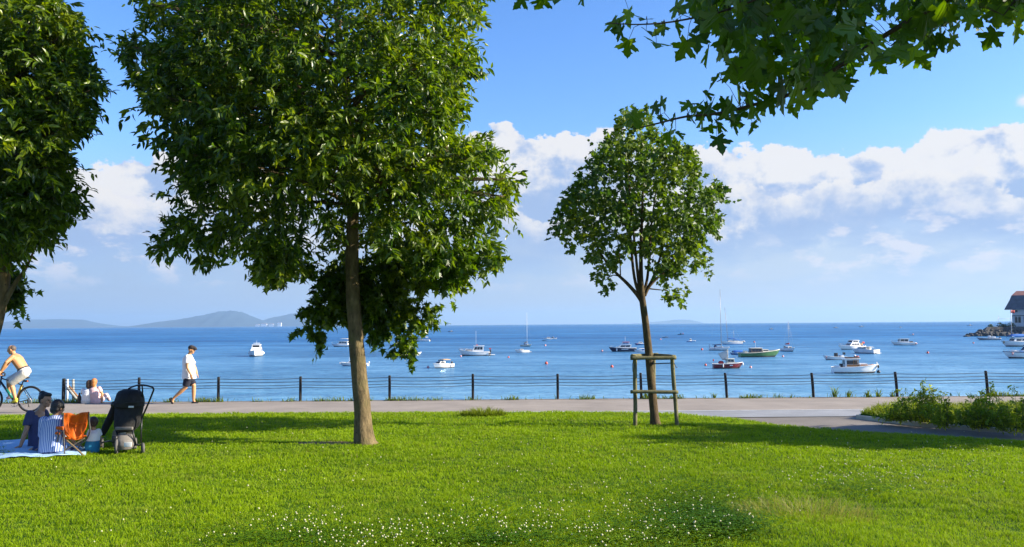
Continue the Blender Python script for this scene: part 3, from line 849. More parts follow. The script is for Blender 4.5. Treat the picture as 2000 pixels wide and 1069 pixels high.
# ------------------------------------------------------------------ the picnic
def blanket():
    M = pbr('light_blue_blanket', (0.33, 0.52, 0.74), 0.85, 0.1, 2, bump=0.5, bscale=6)
    px = [(-190, 884, 866), (-60, 868, 896), (0, 865, 898.5), (70, 863.5, 897.5), (120, 868, 895.5), (168, 878, 891)]
    rows = []
    for i, (x, ya, yb) in enumerate(px):
        a, c = L(x, ya), L(x, yb)
        rows.append((a, c))
    n = 36; k = 22; g = []
    for i in range(n):
        u = i / (n - 1) * (len(rows) - 1); j = min(int(u), len(rows) - 2); w = u - j
        a = rows[j][0].lerp(rows[j + 1][0], w); c = rows[j][1].lerp(rows[j + 1][1], w)
        row = []
        for q in range(k):
            p = a.lerp(c, q / (k - 1)); z = float(lawn_h(p.x, p.y)) + .045 + .012 * sin(p.x * 9 + p.y * 5) + .010 * sin(p.y * 17 - p.x * 7) + .006 * sin(p.x * 31)
            row.append((p.x, p.y, z))
        g.append(row)
    b0 = Vector(g[12][10]); g = [[Vector(p) - b0 for p in r] for r in g]
    o = MB().grid(g).build('picnic_blanket', M); o.location = b0
    o.modifiers.new('t', 'SOLIDIFY').thickness = .012
    tag(o, 'light blue picnic blanket spread on the grass', 'blanket')
blanket()

def woman_navy():
    g = L(76, 876); f = Fig('woman with dark pinned up hair and navy T-shirt leaning on one arm on the blanket', g); J = f.J; b = f.b
    at, R = head(b, J(89, 781.5), (1, -.25, -.12), (.05, 0, 1), 1.05)
    limb(b, [J(79, 803), J(84, 793)], [.062, .056])
    sl, sr = J(59, 809.5, -.13), J(86, 806, .19)
    loft(b, [(J(75, 871), Vector((.13, 0, 0)), Yv * .16), (J(75, 858), Vector((.125, 0, 0)), Yv * .155), (J(73, 838), Vector((.12, -.02, 0)), Yv * .15), (J(72, 820), Vector((.14, -.06, 0)), Yv * .16), (J(74, 808), Vector((.12, -.05, 0)), Yv * .14), (J(77.5, 801), Vector((.06, 0, 0)), Yv * .07)])
    el, wr = J(51, 841, -.22), J(40, 871.5, -.28)
    limb(b, [sl, sl.lerp(el, .5), el, el.lerp(wr, .35), wr], [.055, .048, .038, .040, .026]); hand(b, wr, (-.9, -.3, -.32), (-.2, 0, 1), 1, 1, .15)
    er, w2 = J(97, 838, .22), J(106, 858, .1)
    limb(b, [sr, er, w2], [.052, .038, .026]); hand(b, w2, (1, 0, -.3), (0, .2, 1), 1, 1, .4)
    f.done(SKIN_MID); eyes(at, R, f.r, 1.05)
    m = MB(); loft(m, [(J(75, 874), Vector((.16, 0, 0)), Yv * .18), (J(75, 858), Vector((.145, 0, 0)), Yv * .175), (J(73, 838), Vector((.138, -.02, 0)), Yv * .168), (J(71, 820), Vector((.155, -.06, 0)), Yv * .175), (J(72, 809), Vector((.13, -.05, 0)), Yv * .15), (J(74, 804.5), Vector((.085, 0, 0)), Yv * .10)])
    m.ell(sl, .07); m.tube([sl, sl.lerp(el, .35), sl.lerp(el, .72)], [.072, .074, .076], 12); m.ell(sr, .068); m.tube([sr, sr.lerp(er, .35), sr.lerp(er, .68)], [.07, .072, .074], 12)
    f.cloth('shirt', m, C_NAVY)
    m = MB().tube([J(78, 870), J(92, 864, .25), J(112, 862, .45)], [.13, .11, .08], 12).tube([J(112, 862, .45), J(130, 872, .3), J(150, 880, .1)], [.08, .065, .05], 12); f.cloth('trousers', m, C_JEANS)
    m = MB().ell(at(-.03, 0, .038), (.098, .092, .098), R, 14, 10).ell(at(-.075, 0, .095), (.055, .055, .05), R, 12, 8).ell(at(.03, 0, .088), (.065, .07, .038), R, 12, 8).ell(at(-.06, 0, -.02), (.05, .07, .06), R, 10, 8); f.cloth('hair', m, H_BLACK, .008, 2)
woman_navy()

def woman_striped():
    g = L(104, 889); f = Fig('person with short dark hair in a blue and white striped shirt seen from behind', g); J = f.J; b = f.b
    at, R = head(b, J(113.5, 796.5), (.35, .9, -.2), (0, 0, 1), 1.02)
    limb(b, [J(110, 814), J(112, 806)], [.062, .056])
    sl, sr = J(86, 822, .0), J(129, 821, .04)
    loft(b, [(J(103, 885), X * .17, Yv * .13), (J(103, 860), X * .16, Yv * .12), (J(105, 838), X * .16, Yv * .12), (J(108, 820), X * .16, Yv * .10), (J(110, 812), X * .07, Yv * .07)])
    el, wr = J(83, 852, .10), J(78, 876, .25)
    limb(b, [sl, sl.lerp(el, .5), el, el.lerp(wr, .35), wr], [.055, .048, .038, .040, .026]); hand(b, wr, (-.7, .3, -.3), (0, 0, 1), 1, 1, .15)
    e2, w2 = J(137, 850, .12), J(146, 868, .3)
    limb(b, [sr, sr.lerp(e2, .5), e2, w2], [.055, .048, .038, .026]); hand(b, w2, (.6, .6, -.3), (0, 0, 1), -1, 1, .4)
    f.done(SKIN_MID); eyes(at, R, f.r)
    m = MB(); loft(m, [(J(103, 886), X * .215, Yv * .17), (J(103, 872), X * .205, Yv * .16), (J(103, 850), X * .195, Yv * .145), (J(105.5, 832), X * .19, Yv * .14), (J(107, 821), X * .185, Yv * .125), (J(109, 815), X * .13, Yv * .10), (J(111, 810.5), X * .072, Yv * .075)])
    m.ell(sl, .075); m.tube([sl, sl.lerp(el, .4), sl.lerp(el, 1.0)], [.078, .074, .068], 12); m.ell(sr, .075); m.tube([sr, sr.lerp(e2, .4), sr.lerp(e2, .95)], [.078, .074, .068], 12)
    f.cloth('shirt', m, C_STRIPE)
    m = MB(); loft(m, [(J(104, 894), X * .20, Yv * .17), (J(104, 886), X * .225, Yv * .19), (J(104, 879), X * .20, Yv * .16)])
    m.tube([J(92, 886), J(82, 880, .35), J(66, 878, .35)], [.11, .09, .06], 12).tube([J(118, 886), J(135, 882, .30), J(152, 884, .35)], [.11, .09, .06], 12); f.cloth('trousers', m, C_JEANS)
    m = MB().ell(at(-.018, 0, .030), (.105, .097, .105), R, 14, 10).ell(at(-.055, 0, -.035), (.06, .085, .07), R, 12, 8); f.cloth('hair', m, H_BLACK, .008, 2)
    m = MB().tube([J(66, 878, .35), J(58, 882, .3), J(52, 884, .28)], [.045, .042, .03], 10); f.cloth('foot', m, SKIN_PALE, .008)
woman_striped()

def toddler():
    g = L(181, 884); f = Fig('toddler in a white T-shirt and teal trousers between the orange chair and the pushchair', g); J = f.J; b = f.b
    at, R = head(b, J(182.5, 825), (-.5, .85, -.1), (0, 0, 1), .80)
    limb(b, [J(183, 839), J(183, 834)], [.036, .035])
    sl, sr = J(176.5, 843.5), J(192, 842.5)
    loft(b, [(J(181, 869), X * .085, Yv * .075), (J(183, 855), X * .085, Yv * .075), (J(184, 846), X * .085, Yv * .07), (J(183.5, 839.5), X * .04, Yv * .04)])
    for s_, e_, w_, sd in ((sl, J(173, 856, .1), J(170, 864, .2), 1), (sr, J(195, 855, .08), J(193, 864, .18), -1)):
        limb(b, [s_, e_, w_], [.034, .028, .022]); hand(b, w_, (0, .6, -.6), (0, .3, 1), sd, .6, .4)
    f.done(SKIN_MID, .007); eyes(at, R, f.r, .8)
    m = MB(); loft(m, [(J(182, 861), X * .105, Yv * .095), (J(183, 853), X * .10, Yv * .09), (J(184, 845.5), X * .098, Yv * .085), (J(183.7, 840), X * .05, Yv * .05)])
    m.tube([sl, J(174.5, 850, .05)], [.046, .046], 10).ell(sl, .046).tube([sr, J(194.5, 850, .04)], [.046, .046], 10).ell(sr, .046); f.cloth('shirt', m, C_WHITE, .008)
    m = MB(); loft(m, [(J(180.5, 884), X * .10, Yv * .10), (J(180, 872), X * .115, Yv * .11), (J(181.5, 860), X * .10, Yv * .09)])
    m.tube([J(176, 876), J(170, 880, .15), J(166, 886, .1)], [.07, .058, .045], 10).tube([J(185, 876), J(186, 876, .18), J(188, 885, .22)], [.07, .058, .045], 10); f.cloth('trousers', m, C_TEAL, .008)
    m = MB().ell(at(-.018, 0, .022), (.105 * .8, .092 * .8, .10 * .8), R, 12, 8).ell(at(-.05, 0, -.03), (.05, .06, .05), R, 10, 8); f.cloth('hair', m, H_BROWN, .007, 2)
toddler()

def cloth_glow(name, col):
    """thin cloth the light shines through"""
    m = pbr(name, col, 0.6, 0.12, 6, bump=0.5, bscale=9); t = NT(m.node_tree)
    out = [n for n in m.node_tree.nodes if n.type == 'OUTPUT_MATERIAL'][0]; b = [n for n in m.node_tree.nodes if n.type == 'BSDF_PRINCIPLED'][0]
    tr = t.n('ShaderNodeBsdfTranslucent'); tr.inputs[0].default_value = (*col, 1)
    mx = t.n('ShaderNodeMixShader'); mx.inputs[0].default_value = 0.5
    t.L.new(b.outputs[0], mx.inputs[1]); t.L.new(tr.outputs[0], mx.inputs[2]); t.L.new(mx.outputs[0], out.inputs[0])
    return m
def camp_chair():
    g = L(152, 892); root = empty('camp_chair', g, radians(22)); tag(root, 'small folding camp chair with bright orange cloth, seen from behind', 'chair')
    J = lambda px, py, dy=0.0: P(px, py, g.y + dy) - g
    MO = cloth_glow('orange_nylon', (0.85, 0.20, 0.010)); MS = pbr('brown_steel_tube', (0.16, 0.11, 0.06), 0.45, 0.15, 8); MD = pbr('dark_steel_tube', (0.03, 0.028, 0.028), 0.5)
    # back: cloth with two raised corners, bulging towards the sitter
    n, k = 15, 13; rows = []
    for j in range(k):
        v = j / (k - 1); row = []
        for i in range(n):
            u = i / (n - 1); e = abs(2 * u - 1)
            xl, xr = 131.5 + 6 * v ** 3, 176.5 - 9 * v ** 2.2
            top = 804.5 + 5.5 * (1 - e) ** 0.8 - 2.0 * sin(pi * min(1, e * 1.15))
            bot = 850 + 8 * (1 - e ** 2)
            px = xl + (xr - xl) * u; py = top + (bot - top) * v
            row.append(J(px, py, .10 + .07 * (1 - e * e) * sin(pi * v) + .012 * sin(u * 19 + v * 3)))
        rows.append(row)
    o = MB().grid(rows).build('backrest', MO, root); o.modifiers.new('t', 'SOLIDIFY').thickness = .012
    for pts in ([(139, 807, .07), (138, 823, .06), (141, 840, .07), (146, 852, .1)], [(168, 806, .07), (171, 823, .06), (169, 838, .07), (160, 852, .1)], [(145, 826, .10), (154, 828, .12), (171, 827, .08)]):
        a, r = smooth_path([J(*p) for p in pts], [.008] * len(pts), 5); MB().tube(a, r, 6).build('seam', MO, root)
    rows = [[J(136 + 36 * u, 851 + 7 * sin(pi * u) - 4 * v, .10 + .36 * v) for u in np.linspace(0, 1, 9)] for v in np.linspace(0, 1, 7)]
    o = MB().grid(rows).build('seat', MO, root); o.modifiers.new('t', 'SOLIDIFY').thickness = .012
    rows = [[J(115 + 14 * u, 830 + 2 * u + 4 * v + 10 * v * u * .3, .05 + .25 * (1 - u)) for u in np.linspace(0, 1, 6)] for v in np.linspace(0, 1, 4)]
    o = MB().grid(rows).build('armrest', MO, root); o.modifiers.new('t', 'SOLIDIFY').thickness = .012
    o = MB().tube([J(115, 831, .3), J(119, 842, .26), J(127, 845, .12)], [.02, .03, .02], 8).build('armrest', MO, root)
    T = lambda pts, r, m, nm='leg': MB().tube(*smooth_path([J(*p) for p in pts], [r] * len(pts), 5), 8).build(nm, m, root)
    T([(132, 806, .09), (131, 825, .08), (131, 850, .06), (128.5, 895, -.02)], .011, MD)
    T([(176, 806, .09), (176.5, 825, .08), (176, 845, .06), (170, 862, .12), (158, 868, .25)], .011, MD)
    T([(135, 859, .05), (147, 875, -.02), (161.5, 894, -.06)], .014, MS)
    T([(170, 856, .10), (152, 868, .15), (140, 880, .25)], .013, MS)
    T([(123, 848, .10), (125, 842, .08), (133, 845, .08)], .012, MD, 'arm_tube'); T([(124, 847, .1), (125.5, 870, .2), (127, 886, .3)], .011, MD)
    T([(175, 848, .2), (172, 870, .32), (168, 884, .42)], .011, MD)
camp_chair()

def pushchair():
    g = L(245, 886); root = empty('pushchair', g); tag(root, 'black pushchair with a tall handle parked on the grass', 'pushchair')
    J = lambda px, py, dy=0.0: P(px, py, g.y + dy) - g
    MB_ = pbr('black_pushchair_cloth', (0.008, 0.008, 0.009), 0.8, 0.25, 8, bump=0.4, bscale=20); MF = pbr('black_pushchair_tube', (0.012, 0.012, 0.013), 0.4); MG = pbr('grey_basket_cloth', (0.14, 0.13, 0.12), 0.8, 0.2, 8); ML = pbr('pale_label', (0.68, 0.68, 0.66), 0.7); MGY = pbr('grey_tyre', (0.10, 0.095, 0.09), 0.8)
    # seat shell with its back towards the camera
    rings = []
    for py, xl, xr, d, dy in [(842, 226, 262, .10, .10), (834, 224, 270, .16, .12), (824, 224, 274, .17, .14), (810, 224, 277, .16, .16), (796, 225, 280, .15, .17), (786, 227, 280.5, .14, .18)]:
        c = J((xl + xr) / 2, py, dy); w = (J(xr, py, dy) - J(xl, py, dy)).length / 2
        rings.append((c, X * w, Yv * d))
    m = MB(); loft(m, rings, 20); union(m, 'seat', MB_, root, .012, 3)
    rings = []
    for py, xl, xr, d, dy in [(795, 223, 280.5, .20, .16), (786, 224, 281, .23, .17), (776, 228, 279.5, .23, .18), (768, 230, 277, .20, .19), (763, 234, 272, .14, .2), (760.8, 241, 264, .07, .2)]:
        c = J((xl + xr) / 2, py, dy); w = (J(xr, py, dy) - J(xl, py, dy)).length / 2
        rings.append((c, X * w, Yv * d))
    m = MB(); loft(m, rings, 20); union(m, 'hood', MB_, root, .012, 2)
    m = MB().tube(*smooth_path([J(228, 788, .0), J(252, 786.5, -.055), J(280, 785, .0)], [.008] * 3, 6), 6); m.build('hood_seam', MF, root)
    # bolster of the footmuff going down to the left
    m = MB().tube(*smooth_path([J(224, 793, .15), J(219, 808, .2), J(213, 822, .25), J(206, 836, .28), J(200, 850, .3)], [.05, .06, .065, .06, .04], 5), 12); union(m, 'leg_cover', MB_, root, .012, 2)
    m = MB().ell(J(222, 790.5, .06), (.045, .05, .055), None, 10, 8); m.build('hood_hinge', MF, root); MB().ell(J(237.6, 790, -.03), (.022, .01, .022), None, 8, 6).build('badge', ML, root)
    MB().box(J(256, 794.8, -.035), (.085, .012, .028), bevel=.004).build('label', ML, root)
    m = MB().box(J(242.5, 837, -.03), (.28, .05, .05), bevel=.012); m.build('seat_bar', MG, root)
    # handle, uprights, chassis
    a, r = smooth_path([J(247, 764, .28), J(252, 759, .24), (J(262, 754.5, .16)), J(273, 752.2, .05), J(284, 753, -.02), J(296, 756.2, -.06), J(300, 760.5, -.06), J(297, 770, -.04), J(288, 792, .0), J(277, 817, .05)], [.014] * 10, 5)
    MB().tube(a, r, 8).build('handle', MF, root)
    MB().tube([J(277.5, 753, .03), J(278.5, 764, .12), J(277, 790, .22)], .012, 8).build('upright', MF, root)
    MB().tube([J(277, 817, .05), J(276, 838, .04), J(275.5, 866, .02)], .012, 8).build('upright', MF, root)
    MB().tube([J(226, 838, .05), J(232, 858, .02), J(228, 872, -.02)], .016, 8).build('upright', MF, root)
    MB().tube([J(259, 840, .0), J(262, 856, .02), J(266, 870, .04)], .013, 8).build('upright', MF, root)
    MB().tube([J(262, 822, .1), J(258, 842, .06), J(230, 845, .06)], .012, 8).build('crossbar', MF, root)
    MB().tube([J(228, 872, -.02), J(250, 870, .03), J(277, 869, .05)], .014, 8).build('axle', MF, root)
    m = MB(); loft(m, [(J(246, 877, .06), X * .13, Yv * .16), (J(246, 868, .06), X * .155, Yv * .19), (J(245, 858, .06), X * .14, Yv * .18), (J(243, 849, .08), X * .11, Yv * .13)], 16); union(m, 'basket', MG, root, .012, 3)
    MB().box(J(249.5, 868.5, -.16), (.115, .012, .075), rz=.05, bevel=.004).build('label', ML, root)
    def wheel(c, r, w, rz=0.0):
        ax = Vector((cos(rz), sin(rz), 0)); b = Vector((-sin(rz), cos(rz), 0))
        h = MB().tube([c - ax * w * .6, c + ax * w * .6], r * .35, 10).build('wheel', MF, root)
        MB().tube([c + (b * cos(t) + Z * sin(t)) * (r - w * .5) for t in np.linspace(0, 2 * pi, 29)[:-1]], w * .5, 8, closed=True).build('tyre', MGY, h)
        m_ = MB()
        for t in np.linspace(0, 2 * pi, 6)[:-1]: m_.tube([c, c + (b * cos(t) + Z * sin(t)) * (r - w * .6)], w * .16, 5)
        m_.build('rim', MF, h)
    c = J(228, 874, -.06); wheel(Vector((c.x, c.y, .125)), .125, .05, .35)
    c = J(279, 874, .0); wheel(Vector((c.x, c.y, .085)), .085, .045, .55)
    c = J(199, 872, .45); wheel(Vector((c.x, c.y, .10)), .10, .045, .5)
    c = J(264, 872, .40); wheel(Vector((c.x, c.y, .10)), .10, .045, .5)
    m = MB().box(J(226, 858, -.05), (.09, .12, .12), bevel=.03); m.build('mudguard', MF, root)
    m = MB().tube([J(226, 862, .0), J(212, 862, .2), J(200, 864, .42)], .013, 8); m.build('chassis_tube', MF, root)
pushchair()
def bag():
    g = L(204, 884); root = empty('shoulder_bag', g + Vector((0, .62, 0))); tag(root, 'beige bag with a round white patch on the grass behind the pushchair', 'bag')
    MBG = pbr('beige_canvas', (0.33, 0.24, 0.13), 0.9, 0.2, 8, bump=0.5, bscale=12)
    m = MB(); loft(m, [((0, 0, .01), X * .16, Yv * .09), ((0, 0, .12), X * .19, Yv * .11), ((0, 0, .26), X * .17, Yv * .09), ((.01, 0, .36), X * .10, Yv * .05)], 14); union(m, 'pouch', MBG, root, .012, 3)
    MB().ell((.05, -.10, .27), (.055, .025, .065), None, 12, 8).build('patch', C_OFFW, root); MB().tube(*smooth_path([(-.1, 0, .34), (-.02, 0, .48), (.10, 0, .34)], [.012] * 3, 6), 6).build('strap', MBG, root)
bag()

# ------------------------------------------------------------------ the couple by the fence
def sitter(label, px, py, headpx, hair, shirt, trousers, skin, lean, w, s, arm_out):
    base = P(px, 786, 24.0); base.z = 0.0
    f = Fig(label, base, None); J = f.J; b = f.b
    hp = J(*headpx); at, R = head(b, hp, (.1 * lean, 1, -.1), (0, 0, 1), s)
    neck = hp - Vector((0, .0, .11 * s)); sp = neck - Vector((0, -.02, .03)); hipc = Vector((0, .0, .07)); mid = hipc.lerp(sp, .5) + Vector((0, -.05, 0))
    limb(b, [sp, hp - Vector((0, 0, .05 * s))], [.055 * s, .05 * s])
    loft(b, [(hipc - Z * .05, X * .15 * w, Yv * .12), (hipc.lerp(mid, .5), X * .145 * w, Yv * .11), (mid, X * .145 * w, Yv * .105), (mid.lerp(sp, .7), X * .16 * w, Yv * .10), (sp, X * .06, Yv * .06)])
    sl, sr = mid.lerp(sp, .78) - X * .17 * w, mid.lerp(sp, .78) + X * .17 * w
    for s_, sd, (ex, ez, wx, wz, wy) in ((sl, -1, arm_out[0]), (sr, 1, arm_out[1])):
        e = Vector((s_.x + ex, .05, ez)); w_ = Vector((s_.x + wx, wy, wz))
        limb(b, [s_, s_.lerp(e, .5), e, w_], [.046, .042, .035, .025]); hand(b, w_, (0, .7, -.3), (0, 0, 1), -sd, .95, .3)
    f.done(skin, .009); eyes(at, R, f.r, s)
    m = MB(); loft(m, [(hipc - Z * .02, X * .18 * w, Yv * .15), (hipc.lerp(mid, .5), X * .17 * w, Yv * .135), (mid, X * .165 * w, Yv * .13), (mid.lerp(sp, .7), X * .18 * w, Yv * .125), (sp - Z * .005, X * .08, Yv * .08)])
    for s_, (ex, ez, *_r) in ((sl, arm_out[0]), (sr, arm_out[1])):
        e = Vector((s_.x + ex, .05, ez)); m.ell(s_, .062); m.tube([s_, s_.lerp(e, .6)], [.062, .06], 10)
    f.cloth('shirt', m, shirt, .010)
    m = MB(); loft(m, [(hipc - Z * .075, X * .17 * w, Yv * .15), (hipc, X * .19 * w, Yv * .16), (hipc + Z * .06, X * .17 * w, Yv * .14)])
    m.tube([(-.08, .05, .06), (-.12, .38, .22), (-.10, .6, .04)], [.09, .07, .05], 10).tube([(.08, .05, .06), (.12, .38, .2), (.10, .6, .04)], [.09, .07, .05], 10); f.cloth('trousers', m, trousers, .010)
    m = MB().ell(at(-.015, 0, .025), (.103 * s, .092 * s, .103 * s), R, 12, 10).ell(at(-.06, 0, -.05), (.05 * s, .075 * s, .10 * s), R, 10, 8); f.cloth('hair', m, hair, .009, 2)
sitter('person in white with brown hair, left one of two sitting close together by the fence', 172, 786, (175, 750), H_BROWN, C_WHITE, C_OFFW, SKIN_PALE, 1, 1.05, .95, ((-.06, .28, -.02, .2, .25), (.10, .33, .10, .26, .2)))
sitter('person with reddish hair and pale pink top by the fence, right one of two', 187, 786, (184, 747), H_RED, C_PINK, C_PINK, SKIN_TAN, -1, .82, .95, ((-.05, .3, .0, .22, .25), (.07, .26, .07, .03, .02)))
p = P(155, 779, 24.05); root = empty('bottle', (p.x, 24.05, 0)); tag(root, 'dark bottle standing left of the sitting couple', 'bottle')
MB().tube(*smooth_path([(0, 0, 0), (0, 0, .02), (0, 0, .18), (0, 0, .23), (0, 0, .27)], [.05, .055, .055, .03, .02], 3), 12).build('glass_body', pbr('dark_bottle', (0.03, 0.02, 0.015), 0.3), root)
MB().tube([(0, 0, .265), (0, 0, .30)], .024, 10).build('cap', C_BLACK, root)
# ------------------------------------------------------------------ vegetation
def leaf_mat(name, lo, hi, trans, tmix=0.4, rough=0.38, spec=0.5):
    """leaf: colour varies from leaf to leaf; light passes through it"""
    m, t, out = new_mat(name)
    g = t.n('ShaderNodeNewGeometry'); rnd = g.outputs['Random Per Island']
    c = t.ramp(rnd, [(0.0, lo), (0.75, hi), (1.0, tuple(x * 1.25 for x in hi))])
    # clump tones: paler new growth, also painting uneven sunlight into the leaf colour
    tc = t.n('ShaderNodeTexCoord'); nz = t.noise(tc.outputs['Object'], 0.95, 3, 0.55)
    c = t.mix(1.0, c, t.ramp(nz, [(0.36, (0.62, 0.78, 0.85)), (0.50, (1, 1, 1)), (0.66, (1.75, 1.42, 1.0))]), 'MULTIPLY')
    b = t.n('ShaderNodeBsdfPrincipled', i_Base_Color=c, i_Roughness=rough); b.inputs['Specular IOR Level'].default_value = spec
    tr = t.n('ShaderNodeBsdfTranslucent'); t.L.new(t.mix(1.0, c, trans, 'MULTIPLY'), tr.inputs[0])
    mx = t.n('ShaderNodeMixShader'); mx.inputs[0].default_value = tmix
    t.L.new(b.outputs[0], mx.inputs[1]); t.L.new(tr.outputs[0], mx.inputs[2]); t.L.new(mx.outputs[0], out.inputs[0])
    return m

def leaf_template(half, spine_n=4, fold=0.18, droop=0.30):
    """two n-gons sharing a midrib; half = outline of one side from base to tip"""
    spine = [(0, y) for y in np.linspace(0, 1, spine_n)]
    k = len(half)
    V = [(0, y) for _, y in spine] + [(x, y) for x, y in half] + [(-x, y) for x, y in half]
    V = np.array(V, float)
    Z = fold * np.abs(V[:, 0]) - droop * V[:, 1] ** 2 * 0.5
    V3 = np.column_stack([V, Z])
    s = list(range(spine_n))
    right = [s[0]] + [spine_n + i for i in range(k)] + s[:0:-1]
    left = s[:] + [spine_n + k + i for i in range(k - 1, -1, -1)]
    return V3, np.array(right), np.array(left)
STAR = leaf_template([(0.20, 0.02), (0.44, 0.10), (0.25, 0.22), (0.30, 0.30), (0.60, 0.52), (0.24, 0.46), (0.16, 0.62)], 3, 0.25, 0.5)
SIMPLE = leaf_template([(0.16, 0.10), (0.34, 0.22), (0.30, 0.36), (0.50, 0.58), (0.24, 0.60), (0.16, 0.80)], 3, 0.25, 0.4)
MAPLE = leaf_template([(0.10, -0.07), (0.26, -0.12), (0.40, -0.16), (0.39, -0.02), (0.48, 0.04), (0.36, 0.10), (0.25, 0.17), (0.38, 0.21), (0.46, 0.30), (0.62, 0.36), (0.72, 0.52), (0.56, 0.50), (0.50, 0.58), (0.36, 0.52),
                       (0.19, 0.45), (0.22, 0.58), (0.34, 0.66), (0.22, 0.72), (0.16, 0.84), (0.07, 0.90)], 5, 0.22, 0.55)
LANCE = leaf_template([(0.09, 0.12), (0.17, 0.38), (0.13, 0.68)], 3, 0.4, 0.5)
LANCE2 = leaf_template([(0.13, 0.14), (0.20, 0.42), (0.13, 0.74)], 3, 0.4, 0.55)
OVAL = leaf_template([(0.22, 0.14), (0.36, 0.42), (0.26, 0.74)], 3, 0.3, 0.4)

def unit(a):
    return a / np.maximum(np.linalg.norm(a, axis=-1, keepdims=True), 1e-9)

def leaves_mesh(name, pos, axis, nrm, size, tmpl):
    V3, fr, fl = tmpl
    n = len(pos); k = len(V3)
    y = unit(axis); x = unit(np.cross(y, nrm)); z = np.cross(x, y)
    P_ = pos[:, None, :] + size[:, None, None] * (V3[None, :, 0:1] * x[:, None, :] + V3[None, :, 1:2] * y[:, None, :] + V3[None, :, 2:3] * z[:, None, :])
    off = (np.arange(n) * k)[:, None]
    return np_mesh(name, P_.reshape(-1, 3), [fr[None] + off, fl[None] + off], False)

def rand_dir(n):
    return unit(rng.normal(size=(n, 3)))

def sprays(org, dirs, length, nl, size, up=0.25, droop=0.35, spread=0.85):
    """leaves set along short twigs"""
    n = len(org)
    s = (np.arange(nl) + 0.6) / nl
    p = org[:, None, :] + dirs[:, None, :] * (length[:, None] * s[None])[:, :, None]
    p[:, :, 2] -= 0.12 * (length[:, None] * s[None] ** 2)
    rad = rand_dir(n * nl).reshape(n, nl, 3)
    ax = dirs[:, None, :] * 0.6 + rad * spread
    ax[:, :, 2] -= droop
    nr = rand_dir(n * nl).reshape(n, nl, 3) * 0.75
    nr[:, :, 2] += up + 0.5
    sz = size * (0.7 + 0.6 * rng.random((n, nl)))
    return p.reshape(-1, 3), ax.reshape(-1, 3), nr.reshape(-1, 3), sz.ravel()

def blob_points(spheres, n, shell=0.42):
    w = np.array([s[3] ** 2.05 for s in spheres]); w /= w.sum()
    k = rng.choice(len(spheres), n, p=w)
    C = np.array([s[:3] for s in spheres])[k]; r = np.array([s[3] for s in spheres])[k]
    d = rand_dir(n)
    return C + d * (r * rng.random(n) ** shell)[:, None], d

SHRINK = 0.20
def crown_spheres(blobs, Y, cx, cy, Rpx, thick=0.8):
    """circles given on the photo become clumps through the depth of a rounded crown standing at distance Y"""
    out = []
    for b in blobs:
        px, py, r = b[:3]; back = b[3] if len(b) > 3 else None
        rw = max(r * Y / F - min(SHRINK, 0.4 * r * Y / F), 0.06)
        q = min(0.97, sqrt((px - cx) ** 2 + (py - cy) ** 2) / Rpx)
        D = thick * (Rpx * Y / F) * sqrt(1 - q * q)
        if back is not None:
            for dy in back: 
                p = P(px, py, Y + dy); out.append((p.x, p.y, p.z, rw))
            continue
        k = max(1, int(round(2 * max(0, D - 0.5 * rw) / (1.6 * rw))))
        for i in range(k):
            dy = 0 if k == 1 else -D + rw * 0.6 + (2 * D - 1.2 * rw) * i / (k - 1)
            dy += rng.normal() * rw * 0.15
            p = P(px, py, Y + dy)
            sc = Y / F * F / Y
            out.append((p.x + rng.normal() * 0.12 * rw, Y + dy, p.z + rng.normal() * 0.12 * rw, rw * (0.92 + 0.16 * rng.random())))
    return out

def bark(name, lo, hi, moss=0.35):
    m, t, out = new_mat(name)
    tc = t.n('ShaderNodeTexCoord'); v = tc.outputs['Object']
    st = t.noise(t.mapping(v, (1, 1, 0.25)), 22, 6, 0.7); bl = t.noise(v, 3.2, 5, 0.65); pl = t.noise(t.mapping(v, (1, 1, 0.6)), 9, 4, 0.6)
    c = t.ramp(t.m('ADD', t.m('MULTIPLY', st, 0.5), t.m('MULTIPLY', pl, 0.5)), [(0.33, lo), (0.52, tuple((a + b) / 2 for a, b in zip(lo, hi))), (0.68, hi)])
    c = t.mix(t.maprange(bl, 0.5, 0.72, 0, moss), c, (0.12, 0.13, 0.04, 1))
    sp = t.noise(v, 14, 3, 0.5)
    c = t.mix(t.maprange(sp, 0.66, 0.72, 0, 0.7), c, tuple(x * 0.35 for x in lo))
    b = t.n('ShaderNodeBsdfPrincipled', i_Base_Color=c, i_Roughness=0.9); b.inputs['Specular IOR Level'].default_value = 0.2
    bp = t.n('ShaderNodeBump', i_Strength=0.9, i_Height=t.m('ADD', st, t.m('MULTIPLY', pl, 0.8))); bp.inputs['Distance'].default_value = 0.03
    t.L.new(bp.outputs[0], b.inputs['Normal']); t.L.new(b.outputs[0], out.inputs[0])
    return m
M_BARK = bark('plane_bark', (0.055, 0.042, 0.022), (0.25, 0.185, 0.095), 0.5)
M_BARK2 = bark('young_bark', (0.045, 0.032, 0.018), (0.14, 0.10, 0.05), 0.3)
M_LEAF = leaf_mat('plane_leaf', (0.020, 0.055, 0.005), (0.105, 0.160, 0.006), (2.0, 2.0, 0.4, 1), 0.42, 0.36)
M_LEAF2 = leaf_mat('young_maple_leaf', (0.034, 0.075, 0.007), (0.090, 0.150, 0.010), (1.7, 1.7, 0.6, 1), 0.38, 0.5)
M_MAPLE = leaf_mat('maple_leaf', (0.024, 0.065, 0.004), (0.070, 0.14, 0.006), (2.2, 2.0, 0.3, 1), 0.5, 0.42)

